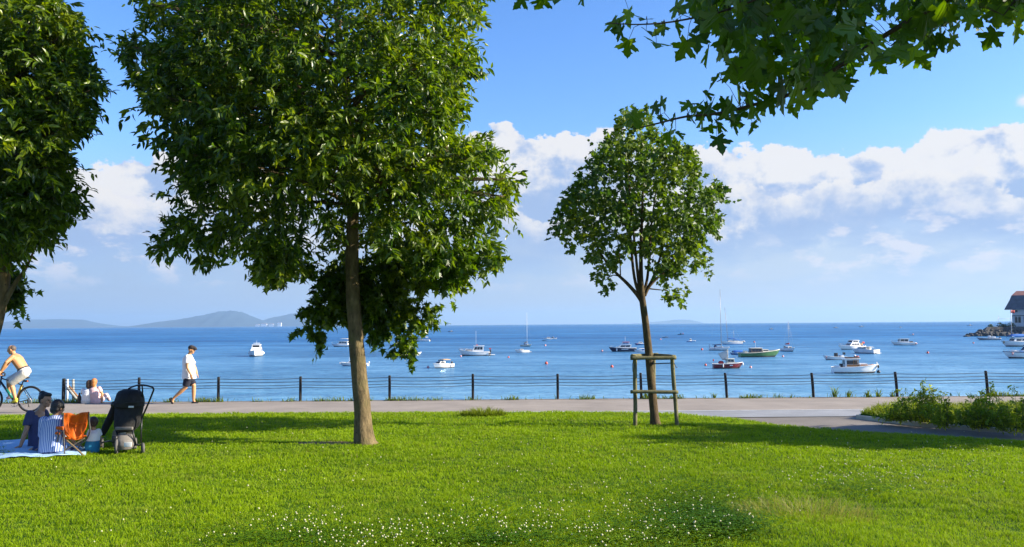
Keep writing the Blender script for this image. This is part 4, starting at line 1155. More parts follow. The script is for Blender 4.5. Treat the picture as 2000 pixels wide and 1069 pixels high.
def trunk_mesh(mb, pix, Y, n=16, wob=0.04, flare=True):
    pts, rad = [], []
    for px, py, r, *dy in pix:
        pts.append(P(px, py, Y + (dy[0] if dy else 0))); rad.append(r * Y / F)
    op, orr = smooth_path(pts, rad, 6)
    k = len(mb.v)
    mb.tube(op, orr, n)
    for i in range(k, len(mb.v)):
        v = Vector(mb.v[i]); j = (i - k) // n
        c = op[min(j, len(op) - 1)]
        a = atan2(v.y - c.y, v.x - c.x)
        f = 1 + wob * (sin(3 * a + v.z * 2.1) + 0.6 * sin(5 * a - v.z * 5.3) + 0.5 * sin(v.z * 9 + a))
        if flare and j < 4: f += (4 - j) * 0.02 * sin(5 * a + 0.6)
        mb.v[i] = tuple(c + (v - c) * f)
    return op, orr

def make_tree(label, group, trunk_pix, Y, blobs, crown_c, Rpx, n_spr, nl, size, tmpl, mleaf, mbark, limbs=(), auto_limbs=True, thick=0.8, spr_len=0.42, outw=0.9, name='tree', shell=0.42, droop=0.35, lance=False, n_low=700):
    b = P(trunk_pix[0][0], trunk_pix[0][1], Y)
    root = empty(name, b)
    tag(root, label, 'tree', group)
    sp = crown_spheres(blobs, Y, crown_c[0], crown_c[1], Rpx, thick)
    mb = MB()
    op, orr = trunk_mesh(mb, trunk_pix, Y)
    for lp in limbs:
        pts = [P(q[0], q[1], Y + (q[3] if len(q) > 3 else 0)) for q in lp]; rad = [q[2] * Y / F for q in lp]
        a, r = smooth_path(pts, rad, 5); mb.tube(a, r, 8)
    if auto_limbs:
        hi = [(p, r) for p, r in zip(op, orr)]; zmin = P(crown_c[0], crown_c[1] + 0.55 * Rpx, Y).z
        for s in sp:
            c = Vector(s[:3])
            # leave the trunk below the clump, rise into it
            if c.z < zmin - 0.1: continue
            cand = [(p, r) for p, r in hi if p.z < c.z - 0.2 * (c - p).length and p.z > zmin] or [q for q in hi if q[0].z > zmin][:1]
            p, r = min(cand, key=lambda q: (q[0] - c).length)
            if (c - p).length < 0.4: continue
            mid = p.lerp(c, 0.5) + Vector((rng.normal() * 0.12, rng.normal() * 0.12, 0.18))
            a, rr = smooth_path([p, mid, c], [min(r * 0.4, 0.032), 0.014, 0.005], 5)
            mb.tube(a, rr, 6)
    for i, v in enumerate(mb.v): mb.v[i] = (v[0] - b.x, v[1] - b.y, v[2] - b.z)
    mb.build('trunk', mbark, root)
    cc = np.array(P(crown_c[0], crown_c[1], Y))
    def leafage(nm, sph, n, nl, size, tmpl, slen, drp, spread, stray):
        pts, d = blob_points(sph, n, shell)
        dirs = unit(d * outw + unit(pts - cc) * 0.5 + rand_dir(n) * 0.55 + np.array([0, 0, 0.15]))
        lens = slen * (0.6 + 0.8 * rng.random(n))
        k = rng.random(n) < stray; lens[k] *= 2.0
        p, ax, nr, sz = sprays(pts, dirs, lens, nl, size, droop=drp, spread=spread)
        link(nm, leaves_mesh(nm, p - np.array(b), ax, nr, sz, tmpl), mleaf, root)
    if lance:
        zc = P(crown_c[0], 505, Y).z
        hi_s = [s for s in sp if s[2] > zc]; lo_s = [s for s in sp if s[2] <= zc]
        leafage('crown', hi_s, n_spr, nl, size, tmpl, spr_len, droop, 0.75, 0.10)
        if lo_s: leafage('low_foliage', lo_s, n_low, 7, 0.125, STAR, 0.2, 0.4, 0.85, 0.04)
    else:
        leafage('crown', sp, n_spr, nl, size, tmpl, spr_len, droop, 0.85, 0.05)
    return root, sp

# the big tree in the middle of the lawn
base = L(712, 868); YM = base.y
main_trunk = [(713, 872, 25), (711, 858, 20.5), (708, 810, 16), (704, 760, 15.5), (699, 700, 15), (691, 600, 13.5), (687, 500, 13), (690, 400, 10.5), (684, 300, 9), (676, 180, 8, 0.1), (660, 40, 6, 0.2), (650, -120, 4, 0.2), (640, -260, 2)]
BK = (0.5, 1.2, 1.9)
main_blobs = [(480, 60, 140), (640, 20, 165), (810, 40, 125), (895, -10, 65), (378, 95, 68), (318, 112, 32), (262, 92, 16), (275, 140, 18), (312, 40, 16), (296, 8, 9), (400, 200, 105), (325, 190, 40), (520, 200, 140), (680, 180, 150), (815, 160, 95), (850, 215, 55), (890, 130, 36),
              (425, 320, 85), (372, 300, 40), (560, 330, 120), (720, 300, 110), (850, 315, 80), (925, 305, 34), (955, 292, 14), (400, 430, 75), (350, 452, 36), (330, 480, 16), (500, 440, 80), (560, 480, 52), (535, 520, 24), (590, 520, 18, (0.6, 1.2)), (395, 490, 24),
              (640, 420, 60, BK), (690, 440, 60, (0.9, 1.6)), (780, 430, 85), (735, 420, 50, (0.7, 1.4)), (880, 420, 80), (950, 395, 40), (985, 385, 18), (940, 465, 30), (895, 510, 34), (880, 540, 14), (830, 500, 30), (985, 350, 14), (955, 505, 12), (660, 490, 40, BK),
              (700, 500, 55, (0.5, 1.2)), (770, 520, 50, (0.3, 1.0)), (825, 545, 26, (0.2, 0.7)), (655, 545, 34, (0.5, 1.0)), (845, 600, 16, (.3,)), (795, 688, 16, (.4,)), (600, 640, 14, (.5,)), (690, 545, 50, (0.8, 1.5)), (640, 595, 40, (0.5, 1.1)), (612, 608, 20, (0.5,)), (625, 645, 22, (0.6,)), (755, 590, 62, (0.4, 1.2)), (815, 615, 32, (0.3,)), (845, 622, 13, (0.3,)), (780, 655, 32, (0.4,)), (735, 635, 36, (0.6, 1.1)), (785, 690, 12, (0.4,)), (700, 600, 40, (0.9, 1.4)),
              (600, -150, 170), (790, -130, 140), (430, -70, 110), (600, -290, 130)]
make_tree('big leafy tree with a bare pale brown trunk standing in the middle of the lawn', None, main_trunk, YM, main_blobs, (640, 170), 420, 6900, 12, 0.126, LANCE2, M_LEAF, M_BARK, name='shade_tree', spr_len=0.27, lance=True, n_low=1500, droop=0.22)

# the tree cut off by the left edge of the view
YL = 13.2
left_trunk = [(-70, 905, 22), (-60, 860, 17), (-45, 780, 15), (-22, 680, 14), (-4, 610, 12.5), (8, 540, 11), (14, 480, 9), (10, 380, 8), (-10, 240, 7), (-30, 60, 4), (-40, -120, 2)]
left_blobs = [(60, 40, 90), (140, 60, 40), (120, 20, 34), (165, 120, 40), (60, 150, 110), (150, 180, 50), (195, 165, 22), (210, 178, 12), (110, 260, 75), (165, 240, 34), (178, 215, 22), (30, 300, 110), (130, 330, 36), (100, 380, 60), (145, 420, 30), (165, 408, 16), (30, 440, 70), (95, 460, 38), (120, 480, 18), (40, 505, 26), (0, 500, 40),
              (-90, 100, 140), (-120, 300, 150), (-80, 450, 90), (-60, -80, 140), (80, -60, 80), (150, 75, 16), (170, 55, 12), (-160, 160, 120), (25, 570, 16, (0.6,)), (35, 545, 14, (0.7,))]
left_blobs = [((q[0] - 36 if q[0] > 60 else q[0] - 16), (q[1] - 26 if 400 < q[1] < 530 else q[1]), q[2] * 0.92) + tuple(q[3:]) for q in left_blobs]
make_tree('dark leafy tree cut off by the left edge, above the cyclist', None, left_trunk, YL, left_blobs, (-40, 210), 330, 4300, 12, 0.122, LANCE2, M_LEAF, M_BARK, spr_len=0.25, lance=True, n_low=160, droop=0.22,
          limbs=[[(-20, 650, 8), (10, 590, 5.5), (32, 550, 4), (52, 522, 2.5), (70, 480, 1.5)]], name='shade_tree')

# the young tree held by the timber guard
base = L(1278, 830); YS = base.y
st = [(1281, 834, 13), (1279, 822, 9.5), (1277, 800, 8.3), (1272, 750, 8), (1267, 690, 7.4), (1262, 640, 7.0), (1257, 600, 6.6), (1254, 575, 6.2), (1252, 540, 4.2), (1252, 480, 3.4, 0.1), (1254, 420, 2.8, 0.1), (1256, 340, 2.0), (1254, 270, 1.2)]
sl = [[(1258, 598, 4.5), (1246, 578, 4), (1226, 555, 3.4), (1205, 535, 2.8), (1185, 513, 2.3), (1168, 485, 1.8), (1150, 440, 1)], [(1252, 582, 3.4), (1242, 556, 3), (1236, 520, 2.7), (1232, 470, 2.4), (1224, 410, 2), (1212, 340, 1)],
      [(1250, 570, 3.2), (1246, 540, 2.9), (1240, 480, 2.4, -0.2), (1232, 400, 2, -0.3), (1226, 330, 1, -0.3)], [(1256, 575, 3.2), (1264, 545, 2.7), (1268, 500, 2.4), (1272, 440, 2.1), (1282, 370, 1)],
      [(1259, 578, 3.4), (1268, 560, 3), (1285, 542, 2.5), (1305, 525, 2), (1330, 470, 1.4), (1360, 420, 1)], [(1258, 572, 2.8), (1274, 545, 2.2), (1290, 500, 1.9, -0.3), (1310, 430, 1, -0.4)], [(1266, 564, 1.6), (1285, 566, 1.2), (1305, 568, 0.8)],
      [(1210, 540, 1.6), (1196, 538, 1.1), (1182, 548, 0.8)], [(1212, 543, 1.4), (1210, 500, 1.2), (1204, 450, 0.8)], [(1240, 490, 1.4), (1215, 430, 1.1), (1180, 380, 0.7)]]
sb = [(1245, 245, 38), (1225, 240, 20), (1205, 285, 40), (1265, 290, 46), (1305, 300, 36), (1335, 310, 22), (1180, 330, 36), (1230, 340, 50), (1290, 350, 46), (1340, 350, 30), (1150, 370, 36), (1120, 400, 26), (1185, 400, 40), (1240, 410, 34), (1310, 410, 46), (1365, 385, 30), (1395, 380, 18), (1400, 365, 10),
      (1105, 430, 22), (1095, 445, 12), (1140, 440, 34), (1175, 460, 30), (1120, 475, 14), (1165, 490, 14), (1330, 460, 42), (1370, 440, 30), (1390, 430, 14), (1350, 500, 28), (1310, 500, 30), (1225, 470, 18), (1370, 527, 12), (1290, 530, 18), (1310, 535, 12), (1308, 575, 12), (1300, 580, 8), (1322, 582, 7), (1320, 568, 6), (1182, 550, 5), (1172, 538, 4), (1180, 515, 5), (1090, 460, 8), (1280, 450, 24), (1205, 505, 8), (1265, 480, 12)]
make_tree('slender young tree with open crown growing inside the timber guard', None, st, YS, sb, (1248, 390), 180, 1900, 6, 0.104, SIMPLE, M_LEAF2, M_BARK2, limbs=sl, auto_limbs=False, thick=0.75, spr_len=0.2, name='young_tree', shell=0.36, droop=0.2)

# a tree standing outside the view on the right: its shade lies across the lawn
YR = 14.7
make_tree('leafy tree standing outside the view to the right of the verge', None, [(2560, 846, 20), (2555, 760, 16), (2550, 640, 13), (2550, 500, 9), (2550, 350, 4)], YR,
          [(2550, 420, 120), (2480, 460, 80), (2620, 440, 90), (2560, 330, 90), (2500, 520, 60), (2620, 530, 70), (2550, 570, 50)], (2550, 440), 190, 900, 9, 0.2, STAR, M_LEAF, M_BARK, thick=0.8, name='shade_tree')

# ------------------------------------------------------------------ maple branches overhead
def maple():
    Yb = 4.7
    tb = Vector((6.2, 3.6, float(lawn_h(6.2, 3.6))))
    root = empty('maple_tree', tb); tag(root, 'maple with big lobed leaves whose branches hang in from the top right', 'tree')
    mb = MB()
    a, r = smooth_path([tb, tb + Vector((-0.05, 0, 2)), tb + Vector((-0.1, 0.1, 4)), tb + Vector((-0.3, 0.1, 6.5))], [0.22, 0.17, 0.14, 0.07], 5); mb.tube(a, r, 12)
    limb0 = tb + Vector((-0.1, 0.1, 3.6))
    tips = {}
    def br(pix, r0, r1, start=None):
        pts = [P(px, py, Yb + dy) for px, py, dy in pix]
        if start is not None: pts = [start] + pts
        rad = list(np.linspace(r0, r1, len(pts)))
        a, r = smooth_path(pts, rad, 5); mb.tube(a, r, 6)
        return a
    paths = []
    paths.append(br([(2250, -200, -0.4), (2000, -80, -0.1), (1760, 50, 0), (1640, 130, 0.05), (1560, 178, 0), (1480, 203, -0.05), (1400, 222, -0.1), (1340, 228, -0.1), (1290, 240, -0.12), (1240, 252, -0.15)], 0.02, 0.0035, limb0))
    paths.append(br([(1800, -160, -0.2), (1600, -60, -0.3), (1450, 10, -0.3), (1330, 40, -0.3), (1250, 48, -0.3), (1185, 45, -0.3)], 0.009, 0.0025))
    paths.append(br([(2000, -140, 0.3), (1880, -30, 0.4), (1800, 40, 0.5), (1740, 90, 0.6)], 0.03, 0.004))
    paths.append(br([(1640, -200, 0.2), (1560, -60, 0.3), (1520, 40, 0.35), (1450, 130, 0.3), (1400, 160, 0.3)], 0.025, 0.003))
    paths.append(br([(1400, -200, -0.2), (1250, -90, -0.2), (1120, -30, -0.2), (1040, -8, -0.2)], 0.014, 0.003))
    paths.append(br([(2150, -140, -0.5), (2020, -40, -0.5), (1960, 30, -0.5)], 0.02, 0.003))
    pos, size, face = [], [], []
    # leaves that stand alone against the sky, as they hang in the picture
    solo = [(1195, 42, .8), (1228, 20, .85), (1215, 62, .7), (1262, 38, .7), (1228, 78, .9), (1262, 60, .7), (1282, 84, .95), (1300, 52, .7), (1318, 12, .8), (1318, 42, .8), (1342, 82, 1.0), (1360, 70, .9), (1384, 96, .95), (1372, 40, .9), (1390, 30, .9), (1425, 80, .9),
            (1022, -8, .8), (1064, -6, .9), (1096, -10, .8), (1140, -12, .7), (1290, 198, .7), (1276, 205, .6), (1286, 226, .6), (1318, 228, .7), (1232, 222, .85), (1222, 238, .6), (1306, 258, .8), (1320, 258, .6), (1372, 225, .8), (1392, 245, .8), (1400, 268, .9), (1374, 178, .7), (1404, 150, .8), (1420, 140, .9), (1420, 200, .8), (1448, 212, 1.1),
            (1462, 180, 1.0), (1480, 160, .9), (1530, 180, 1.1), (1555, 192, .9), (1540, 210, .7), (1500, 130, 1.0), (1635, 165, .95), (1610, 150, 1), (1650, 150, .8), (1590, 170, 1.0), (1560, 140, 1.0), (1440, 170, .9), (1430, 120, .8), (1392, 200, .8), (1470, 240, .7),
            (1735, 110, .9), (1790, 110, .9), (1760, 95, .9), (1830, 85, .9), (1860, 70, .8), (1945, 62, 1.0), (1985, 50, .9), (1930, 40, .9), (1345, 222, .8), (1362, 212, .8), (1385, 212, .9), (1410, 222, .9), (1430, 202, 1), (1445, 222, .9), (1470, 206, 1), (1492, 198, 1), (1512, 190, 1), (1428, 236, .9), (1350, 202, .7), (1402, 238, .8), (1535, 175, 1), (1700, 80, 1.0), (1710, 120, .8), (1640, 60, 1), (1500, 90, 1)]
    for px, py, s in solo:
        dy = float(rng.uniform(-0.35, 0.15))
        pos.append(P(px, py, Yb + dy)); size.append(0.125 * s)
    poly = [(1360, -160), (1352, 5), (1392, 40), (1405, 90), (1450, 130), (1500, 165), (1570, 175), (1640, 150), (1668, 110), (1720, 105), (1780, 100), (1850, 70), (1880, 50), (1930, 40), (1990, 45), (2080, 30), (2080, -160)]
    pn = len(poly)
    def inside(x, y):
        c = False
        for i in range(pn):
            x1, y1 = poly[i]; x2, y2 = poly[(i + 1) % pn]
            if (y1 > y) != (y2 > y) and x < (x2 - x1) * (y - y1) / (y2 - y1) + x1: c = not c
        return c
    k = 0
    while k < 1000:
        px, py = rng.uniform(1350, 2080), rng.uniform(-160, 180)
        if not inside(px, py): continue
        if px > 1660 and py > 20 and rng.random() < 0.45: continue
        pos.append(P(px, py, Yb + float(rng.uniform(-0.7, 1.1)))); size.append(0.122 * float(rng.uniform(0.6, 1.2))); k += 1
    # the rest of the crown, up and to the right of the view, shades what hangs in it
    c0 = np.array(P(1700, -20, Yb)) + np.array(sun_dir) * 3.0
    for q in c0 + rand_dir(750) * (np.array([1.9, 1.3, 1.15]) * rng.random((750, 1)) ** 0.4):
        pos.append(Vector(q)); size.append(0.15 * float(rng.uniform(0.75, 1.15)))
    pos = np.array([tuple(p) for p in pos]); size = np.array(size); n = len(pos)
    pp = np.array([tuple(p) for pa in paths for p in pa])
    ax = rand_dir(n) * 0.75 + np.array([-0.12, -0.1, -0.75])
    nr = rand_dir(n) * 0.9 + np.array([0.1, -0.55, 0.45])
    # stalks from each leaf back to the nearest branch
    for i in range(n):
        d = np.linalg.norm(pp - pos[i], axis=1); j = int(np.argmin(d))
        if d[j] < 0.42 and (i < len(solo) or i % 3 == 0):
            q = Vector(pp[j]); p = Vector(pos[i]); mid = (p + q) / 2 + Vector((0, 0, 0.03))
            mb.tube([q, mid, p], [0.0022, 0.0017, 0.0013], 4, smooth=True)
    for i, v in enumerate(mb.v): mb.v[i] = tuple(Vector(v) - tb)
    mb.build('trunk', M_BARK2, root)
    me = leaves_mesh('crown', pos - np.array(tb), ax, nr, size, MAPLE)
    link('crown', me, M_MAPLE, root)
maple()

# ------------------------------------------------------------------ grass
def grass_mat(name, lo, hi, tip, tmix=0.35):
    m, t, out = new_mat(name)
    at = t.n('ShaderNodeAttribute', attribute_name='tt'); ar = t.n('ShaderNodeAttribute', attribute_name='rr'); ad = t.n('ShaderNodeAttribute', attribute_name='dry')
    c = t.ramp(ar.outputs['Fac'], [(0.0, lo), (1.0, hi)])
    c = t.mix(t.maprange(at.outputs['Fac'], 0.3, 1.0, 0, 0.7), c, tip)
    c = t.mix(ad.outputs['Fac'], c, (0.30, 0.24, 0.09, 1))
    b = t.n('ShaderNodeBsdfPrincipled', i_Base_Color=c, i_Roughness=0.55); b.inputs['Specular IOR Level'].default_value = 0.15
    tr = t.n('ShaderNodeBsdfTranslucent'); t.L.new(t.mix(1.0, c, (1.5, 1.5, 0.6, 1), 'MULTIPLY'), tr.inputs[0])
    mx = t.n('ShaderNodeMixShader'); mx.inputs[0].default_value = tmix
    t.L.new(b.outputs[0], mx.inputs[1]); t.L.new(tr.outputs[0], mx.inputs[2]); t.L.new(mx.outputs[0], out.inputs[0])
    return m
M_GRASS = grass_mat('grass_blade', (0.072, 0.165, 0.001), (0.215, 0.335, 0.002), (0.33, 0.43, 0.004, 1))
M_DRY = grass_mat('dry_grass_blade', (0.12, 0.16, 0.02), (0.26, 0.24, 0.07), (0.40, 0.33, 0.14, 1))
M_WEED = grass_mat('weed_blade', (0.06, 0.11, 0.006), (0.15, 0.20, 0.010), (0.27, 0.30, 0.03, 1))

def blades(name, x, y, z, h, w, lean, mat, dry=None, rr=None, azim=None, parent=None):
    n = len(x)
    a = rng.uniform(0, 2 * pi, n)                    # facing
    la = rng.uniform(0, 2 * pi, n) if azim is None else azim
    dx, dy = np.cos(a) * w / 2, np.sin(a) * w / 2
    lx, ly = np.cos(la) * lean * h, np.sin(la) * lean * h
    V = np.zeros((n, 5, 3))
    V[:, 0] = np.column_stack([x - dx, y - dy, z]); V[:, 1] = np.column_stack([x + dx, y + dy, z])
    mx_, my_, mz = x + lx * 0.35, y + ly * 0.35, z + h * 0.6
    V[:, 2] = np.column_stack([mx_ + dx * 0.8, my_ + dy * 0.8, mz]); V[:, 3] = np.column_stack([mx_ - dx * 0.8, my_ - dy * 0.8, mz])
    V[:, 4] = np.column_stack([x + lx, y + ly, z + h * (1 - 0.25 * np.minimum(lean, 1.5))])
    o = (np.arange(n) * 5)[:, None]
    tt = np.tile([0, 0, 0.6, 0.6, 1.0], n)
    r = np.repeat(rng.random(n) if rr is None else rr, 5)
    dr = np.repeat(np.zeros(n) if dry is None else dry, 5)
    me = np_mesh(name, V.reshape(-1, 3), [o + np.array([0, 1, 2, 3])[None], o + np.array([3, 2, 4])[None]], False, {'tt': tt, 'rr': r, 'dry': dr})
    return link(name, me, mat, parent)

def vnoise(x, y, s, seed):
    """value noise"""
    r = np.random.default_rng(seed).random((64, 64))
    X, Y = x * s + 100, y * s + 100
    i, j = np.floor(X).astype(int), np.floor(Y).astype(int); u, v = X - i, Y - j
    u = u * u * (3 - 2 * u); v = v * v * (3 - 2 * v)
    g = lambda a, b: r[a % 64, b % 64]
    return (g(i, j) * (1 - u) + g(i + 1, j) * u) * (1 - v) + (g(i, j + 1) * (1 - u) + g(i + 1, j + 1) * u) * v

def scatter(n, y0=6.0, pad=1.5):
    """points of the lawn, thinning with distance"""
    y = y0 * (22.0 / y0) ** rng.random(n)
    x = (rng.random(n) * 2 - 1) * (0.66 * y + pad)
    k = y < interp(EDGE, x) + 0.04
    return x[k], y[k]
x, y = scatter(620000)
z = lawn_h(x, y) - 0.012
tall = vnoise(x, y, 1.6, 1) * 0.6 + vnoise(x, y, 5.0, 2) * 0.4
fine = vnoise(x, y, 9.0, 5)
h = (0.026 + 0.040 * tall + 0.014 * rng.random(len(x))) * (0.65 + 0.7 * fine)
near = np.clip((y - 6) / 14, 0, 1)
w = (0.0036 + 0.0085 * near) * (0.7 + 0.6 * rng.random(len(x)))
h *= 1 + 0.25 * near
rr = np.clip(0.5 * vnoise(x, y, 0.9, 3) + 0.35 * vnoise(x, y, 3.5, 4) + 0.5 * (rng.random(len(x)) - 0.3), 0, 1)
dry = np.where(rng.random(len(x)) < 0.035, 0.7, 0.0) + np.clip(vnoise(x, y, 2.2, 8) - 0.62, 0, 1) * 0.35
# bare worn earth by the foot of the big tree
wb = L(640, 866); keep = ~((np.hypot((x - wb.x) / 0.55, (y - wb.y) / 0.22) < 1) & (rng.random(len(x)) < 0.8)) & ~(np.hypot(x - L(712, 868).x, y - YM) < 0.17)
x, y, z, h, w, rr, dry = [q[keep] for q in (x, y, z, h, w, rr, dry)]
# worn bare earth at the foot of the big trunk
mb_ = MB(); ring = [tuple((wb.x - wb.x + (0.62 + 0.10 * sin(3 * a) + 0.06 * sin(7 * a)) * r_ * cos(a), (0.20 + 0.03 * sin(5 * a + 1)) * r_ * sin(a), 0)) for r_ in (1.0, 0.5) for a in np.linspace(0, 2 * pi, 41)[:-1]]
ring = [(a, b_, float(lawn_h(wb.x + a, wb.y + b_)) - wb.z + 0.006) for a, b_, _ in ring]
mb_.add(ring, [(i, (i + 1) % 40, 40 + (i + 1) % 40, 40 + i) for i in range(40)] + [tuple(range(40, 80))], True)
so_ = mb_.build('bare_soil', pbr('bare_soil', (0.15, 0.085, 0.045), 0.95, 0.35, 9, bump=0.6, bscale=30)); so_.location = wb; tag(so_, kind='structure')
o = blades('grass', x, y, z, h, w, 0.25 + 0.8 * rng.random(len(x)), M_GRASS, dry, rr)
tag(o, 'short bright green grass covering the lawn', 'grass', kind='stuff')

# taller tuft at the far edge of the lawn
def tuft(n, c, rx, ry, h0, h1, w0, mat, name, lean=(0.1, 0.7), parent=None, dry=0.0):
    r = np.sqrt(rng.random(n)); a = rng.random(n) * 2 * pi
    x = c[0] + r * np.cos(a) * rx; y = c[1] + r * np.sin(a) * ry
    z = np.full(n, c[2]) - 0.01
    h = (h0 + (h1 - h0) * rng.random(n)) * (1.15 - 0.55 * r)
    return blades(name, x, y, z, h, w0 * (0.6 + 0.8 * rng.random(n)), lean[0] + (lean[1] - lean[0]) * rng.random(n), mat, (rng.random(n) < dry) * 0.8, None, a + rng.normal(size=n) * 0.7, parent)
p = L(945, 813)
tag(tuft(900, p, 0.55, 0.25, 0.12, 0.30, 0.012, M_WEED, 'grass_tuft'), 'taller grass tuft at the far edge of the lawn by the cycle lane', 'grass tuft')
p = L(1570, 1010)
tag(tuft(750, p, 0.70, 0.50, 0.10, 0.30, 0.0042, M_DRY, 'dry_grass_tuft', (0.2, 1.7)), 'straw coloured dry grass clump in the front right of the lawn', 'grass tuft')
# grass and weeds along the foot of the fence and on the verge
N = 9000
x = rng.uniform(-17, 18, N); dens = vnoise(x, x * 0, 2.3, 11) * 0.6 + vnoise(x, x * 0, 0.7, 12) * 0.4
x = x[rng.random(N) < np.clip((dens - 0.46) * 4, 0.03, 1)]
y = Y_WALL - 0.10 + rng.uniform(-0.10, 0.06, len(x))
hh = (0.05 + 0.16 * rng.random(len(x)) ** 2)
o = blades('edge_weeds', x, y, np.full(len(x), 0.0), hh, 0.012 + 0.01 * rng.random(len(x)), 0.2 + 0.9 * rng.random(len(x)), M_WEED)
tag(o, 'ragged strip of weeds along the foot of the fence', 'weeds', kind='stuff')
vx = np.array([q[0] for q in VERGE]); vy = np.array([q[1] for q in VERGE])
def in_verge(x, y):
    c = np.zeros(len(x), bool); n = len(vi)
    for i in range(n):
        x1, y1 = vi[i]; x2, y2 = vi[(i + 1) % n]
        c ^= ((y1 > y) != (y2 > y)) & (x < (x2 - x1) * (y - y1) / (y2 - y1 + 1e-12) + x1)
    return c
N = 60000
x = rng.uniform(vx.min(), min(vx.max(), 16), N); y = rng.uniform(vy.min(), vy.max(), N); k = in_verge(x, y); x, y = x[k], y[k]
o = blades('verge_grass', x, y, np.full(len(x), 0.115), (0.06 + 0.16 * rng.random(len(x)) ** 1.5) * (0.6 + vnoise(x, y, 1.6, 14)), 0.010 + 0.008 * rng.random(len(x)), 0.2 + 0.9 * rng.random(len(x)), M_WEED)
tag(o, 'rough long grass covering the kerbed verge', 'grass', kind='stuff')

# taller single weeds by the fence
def weed(px, h, lab, n=9):
    p = G(px, 778); c = Vector((p.x, Y_WALL - 0.06, 0.0))
    root = empty('weed_plant', c); tag(root, lab, 'plant', 'tall weeds at the foot of the fence')
    m_ = 26
    a = rng.random(m_) * 2 * pi
    blades('leaf_tuft', rng.normal(size=m_) * 0.03, rng.normal(size=m_) * 0.03, np.zeros(m_), h * (0.5 + 0.6 * rng.random(m_)), np.full(m_, 0.020), 0.25 + 0.9 * rng.random(m_), M_WEED, azim=a, parent=root)
weed(1638, 0.42, 'tall spiky weed between the sixth and seventh posts, highest of its clump')
weed(1665, 0.28, 'low bushy weed in front of the white launch moored by the fence')
weed(1705, 0.26, 'weed at the fence foot, left one of a touching pair')
weed(1727, 0.32, 'weed at the fence foot, right one of a touching pair')
weed(1262, 0.28, 'weed at the fence foot seen inside the timber guard')
weed(1965, 0.34, 'weed at the fence foot above the right end of the bushes')
weed(1395, 0.20, 'small weed left of the post below the red boat')
weed(1755, 0.20, 'small weed right of the post below the white cabin launch')

# ------------------------------------------------------------------ bushes on the verge
M_BUSH = leaf_mat('bush_leaf', (0.11, 0.17, 0.010), (0.29, 0.34, 0.018), (1.6, 1.6, 0.6, 1), 0.55, 0.5)
M_STEM = pbr('green_stem', (0.12, 0.13, 0.04), 0.8)
def bush(px, py, w, h, n, label):
    c = G(px, py, 0.12)
    root = empty('bush', c); tag(root, label, 'bush', 'leafy bushes on the verge')
    mb = MB(); org, dirs, ln = [], [], []
    for i in range(n):
        a = rng.random() * 2 * pi; r = sqrt(rng.random()) * w * 0.5
        hh = h * (0.40 + 0.75 * rng.random() ** 1.5) * (1.1 - 0.5 * r / (w * 0.5))
        b0 = Vector((r * cos(a) * 0.5, r * sin(a) * 0.35, 0)); t0 = Vector((r * cos(a) * 1.1 + rng.normal() * 0.05, r * sin(a) * 0.7, hh))
        mid = b0.lerp(t0, 0.5) + Vector((rng.normal() * 0.03, rng.normal() * 0.03, 0.03))
        mb.tube([b0, mid, t0], [0.006, 0.004, 0.002], 4)
        for k in range(int(5 + hh * 14)):
            s = rng.random() ** 0.7; p = b0.lerp(t0, s)
            org.append(tuple(p)); d = rand_dir(1)[0] * 0.8; d[2] += 0.35; dirs.append(d); ln.append(0.10)
    mb.build('stem', M_STEM, root)
    p, ax, nr, sz = sprays(np.array(org), unit(np.array(dirs)), np.array(ln), 5, 0.062, droop=0.05)
    link('foliage', leaves_mesh('foliage', p, ax, nr, sz, LANCE2), M_BUSH, root)
bush(1792, 824, 1.0, 0.92, 40, 'taller pale green bush at the left of the verge, with a loose top')
bush(1850, 832, 1.1, 0.55, 30, 'low bush in the dip between the two taller bushes')
bush(1912, 836, 0.95, 0.88, 38, 'upright bush just left of the right edge of the view')
bush(1985, 842, 1.2, 0.80, 46, 'broad dark bush cut by the right edge of the view')
bush(1745, 822, 0.6, 0.26, 22, 'lowest bush, nearest the rounded end of the verge')

# ------------------------------------------------------------------ clover in the front of the lawn
M_CLOVER = leaf_mat('clover_leaf', (0.045, 0.11, 0.003), (0.095, 0.19, 0.005), (1.4, 1.4, 0.4, 1), 0.3, 0.6, 0.15)
pts = []
for px, py, sx, sy, n in [(820, 1045, 260, 24, 1700), (1130, 1000, 160, 25, 900), (1370, 1000, 62, 30, 3600), (1440, 1030, 40, 14, 900), (1230, 1055, 120, 20, 1100), (950, 1060, 60, 10, 700), (1680, 955, 50, 12, 700), (560, 1060, 120, 14, 1000)]:
    for _ in range(n):
        q = L(px + rng.normal() * sx, min(1085, py + rng.normal() * sy)); pts.append(tuple(q))
pts = np.array(pts); n = len(pts)
pts[:, 2] += 0.035 + 0.045 * rng.random(n)
P3, A3, N3, S3 = [], [], [], []
tw = rng.random(n) * 2 * pi
for k in range(3):
    w_ = tw + k * 2 * pi / 3
    A3.append(np.column_stack([np.cos(w_), np.sin(w_), 0.1 + 0.2 * rng.random(n)])); P3.append(pts); N3.append(np.tile([0, 0, 1.0], (n, 1)) + rng.normal(size=(n, 3)) * 0.15); S3.append(0.020 * (0.7 + 0.6 * rng.random(n)))
o = link('clover', leaves_mesh('clover', np.concatenate(P3), np.concatenate(A3), np.concatenate(N3), np.concatenate(S3), OVAL), M_CLOVER)
tag(o, 'dark green clover patches among the grass in front', 'clover', kind='stuff')
M_FLOWER = pbr('clover_blossom', (0.52, 0.50, 0.30), 0.9, 0.2, 60)
fl = []
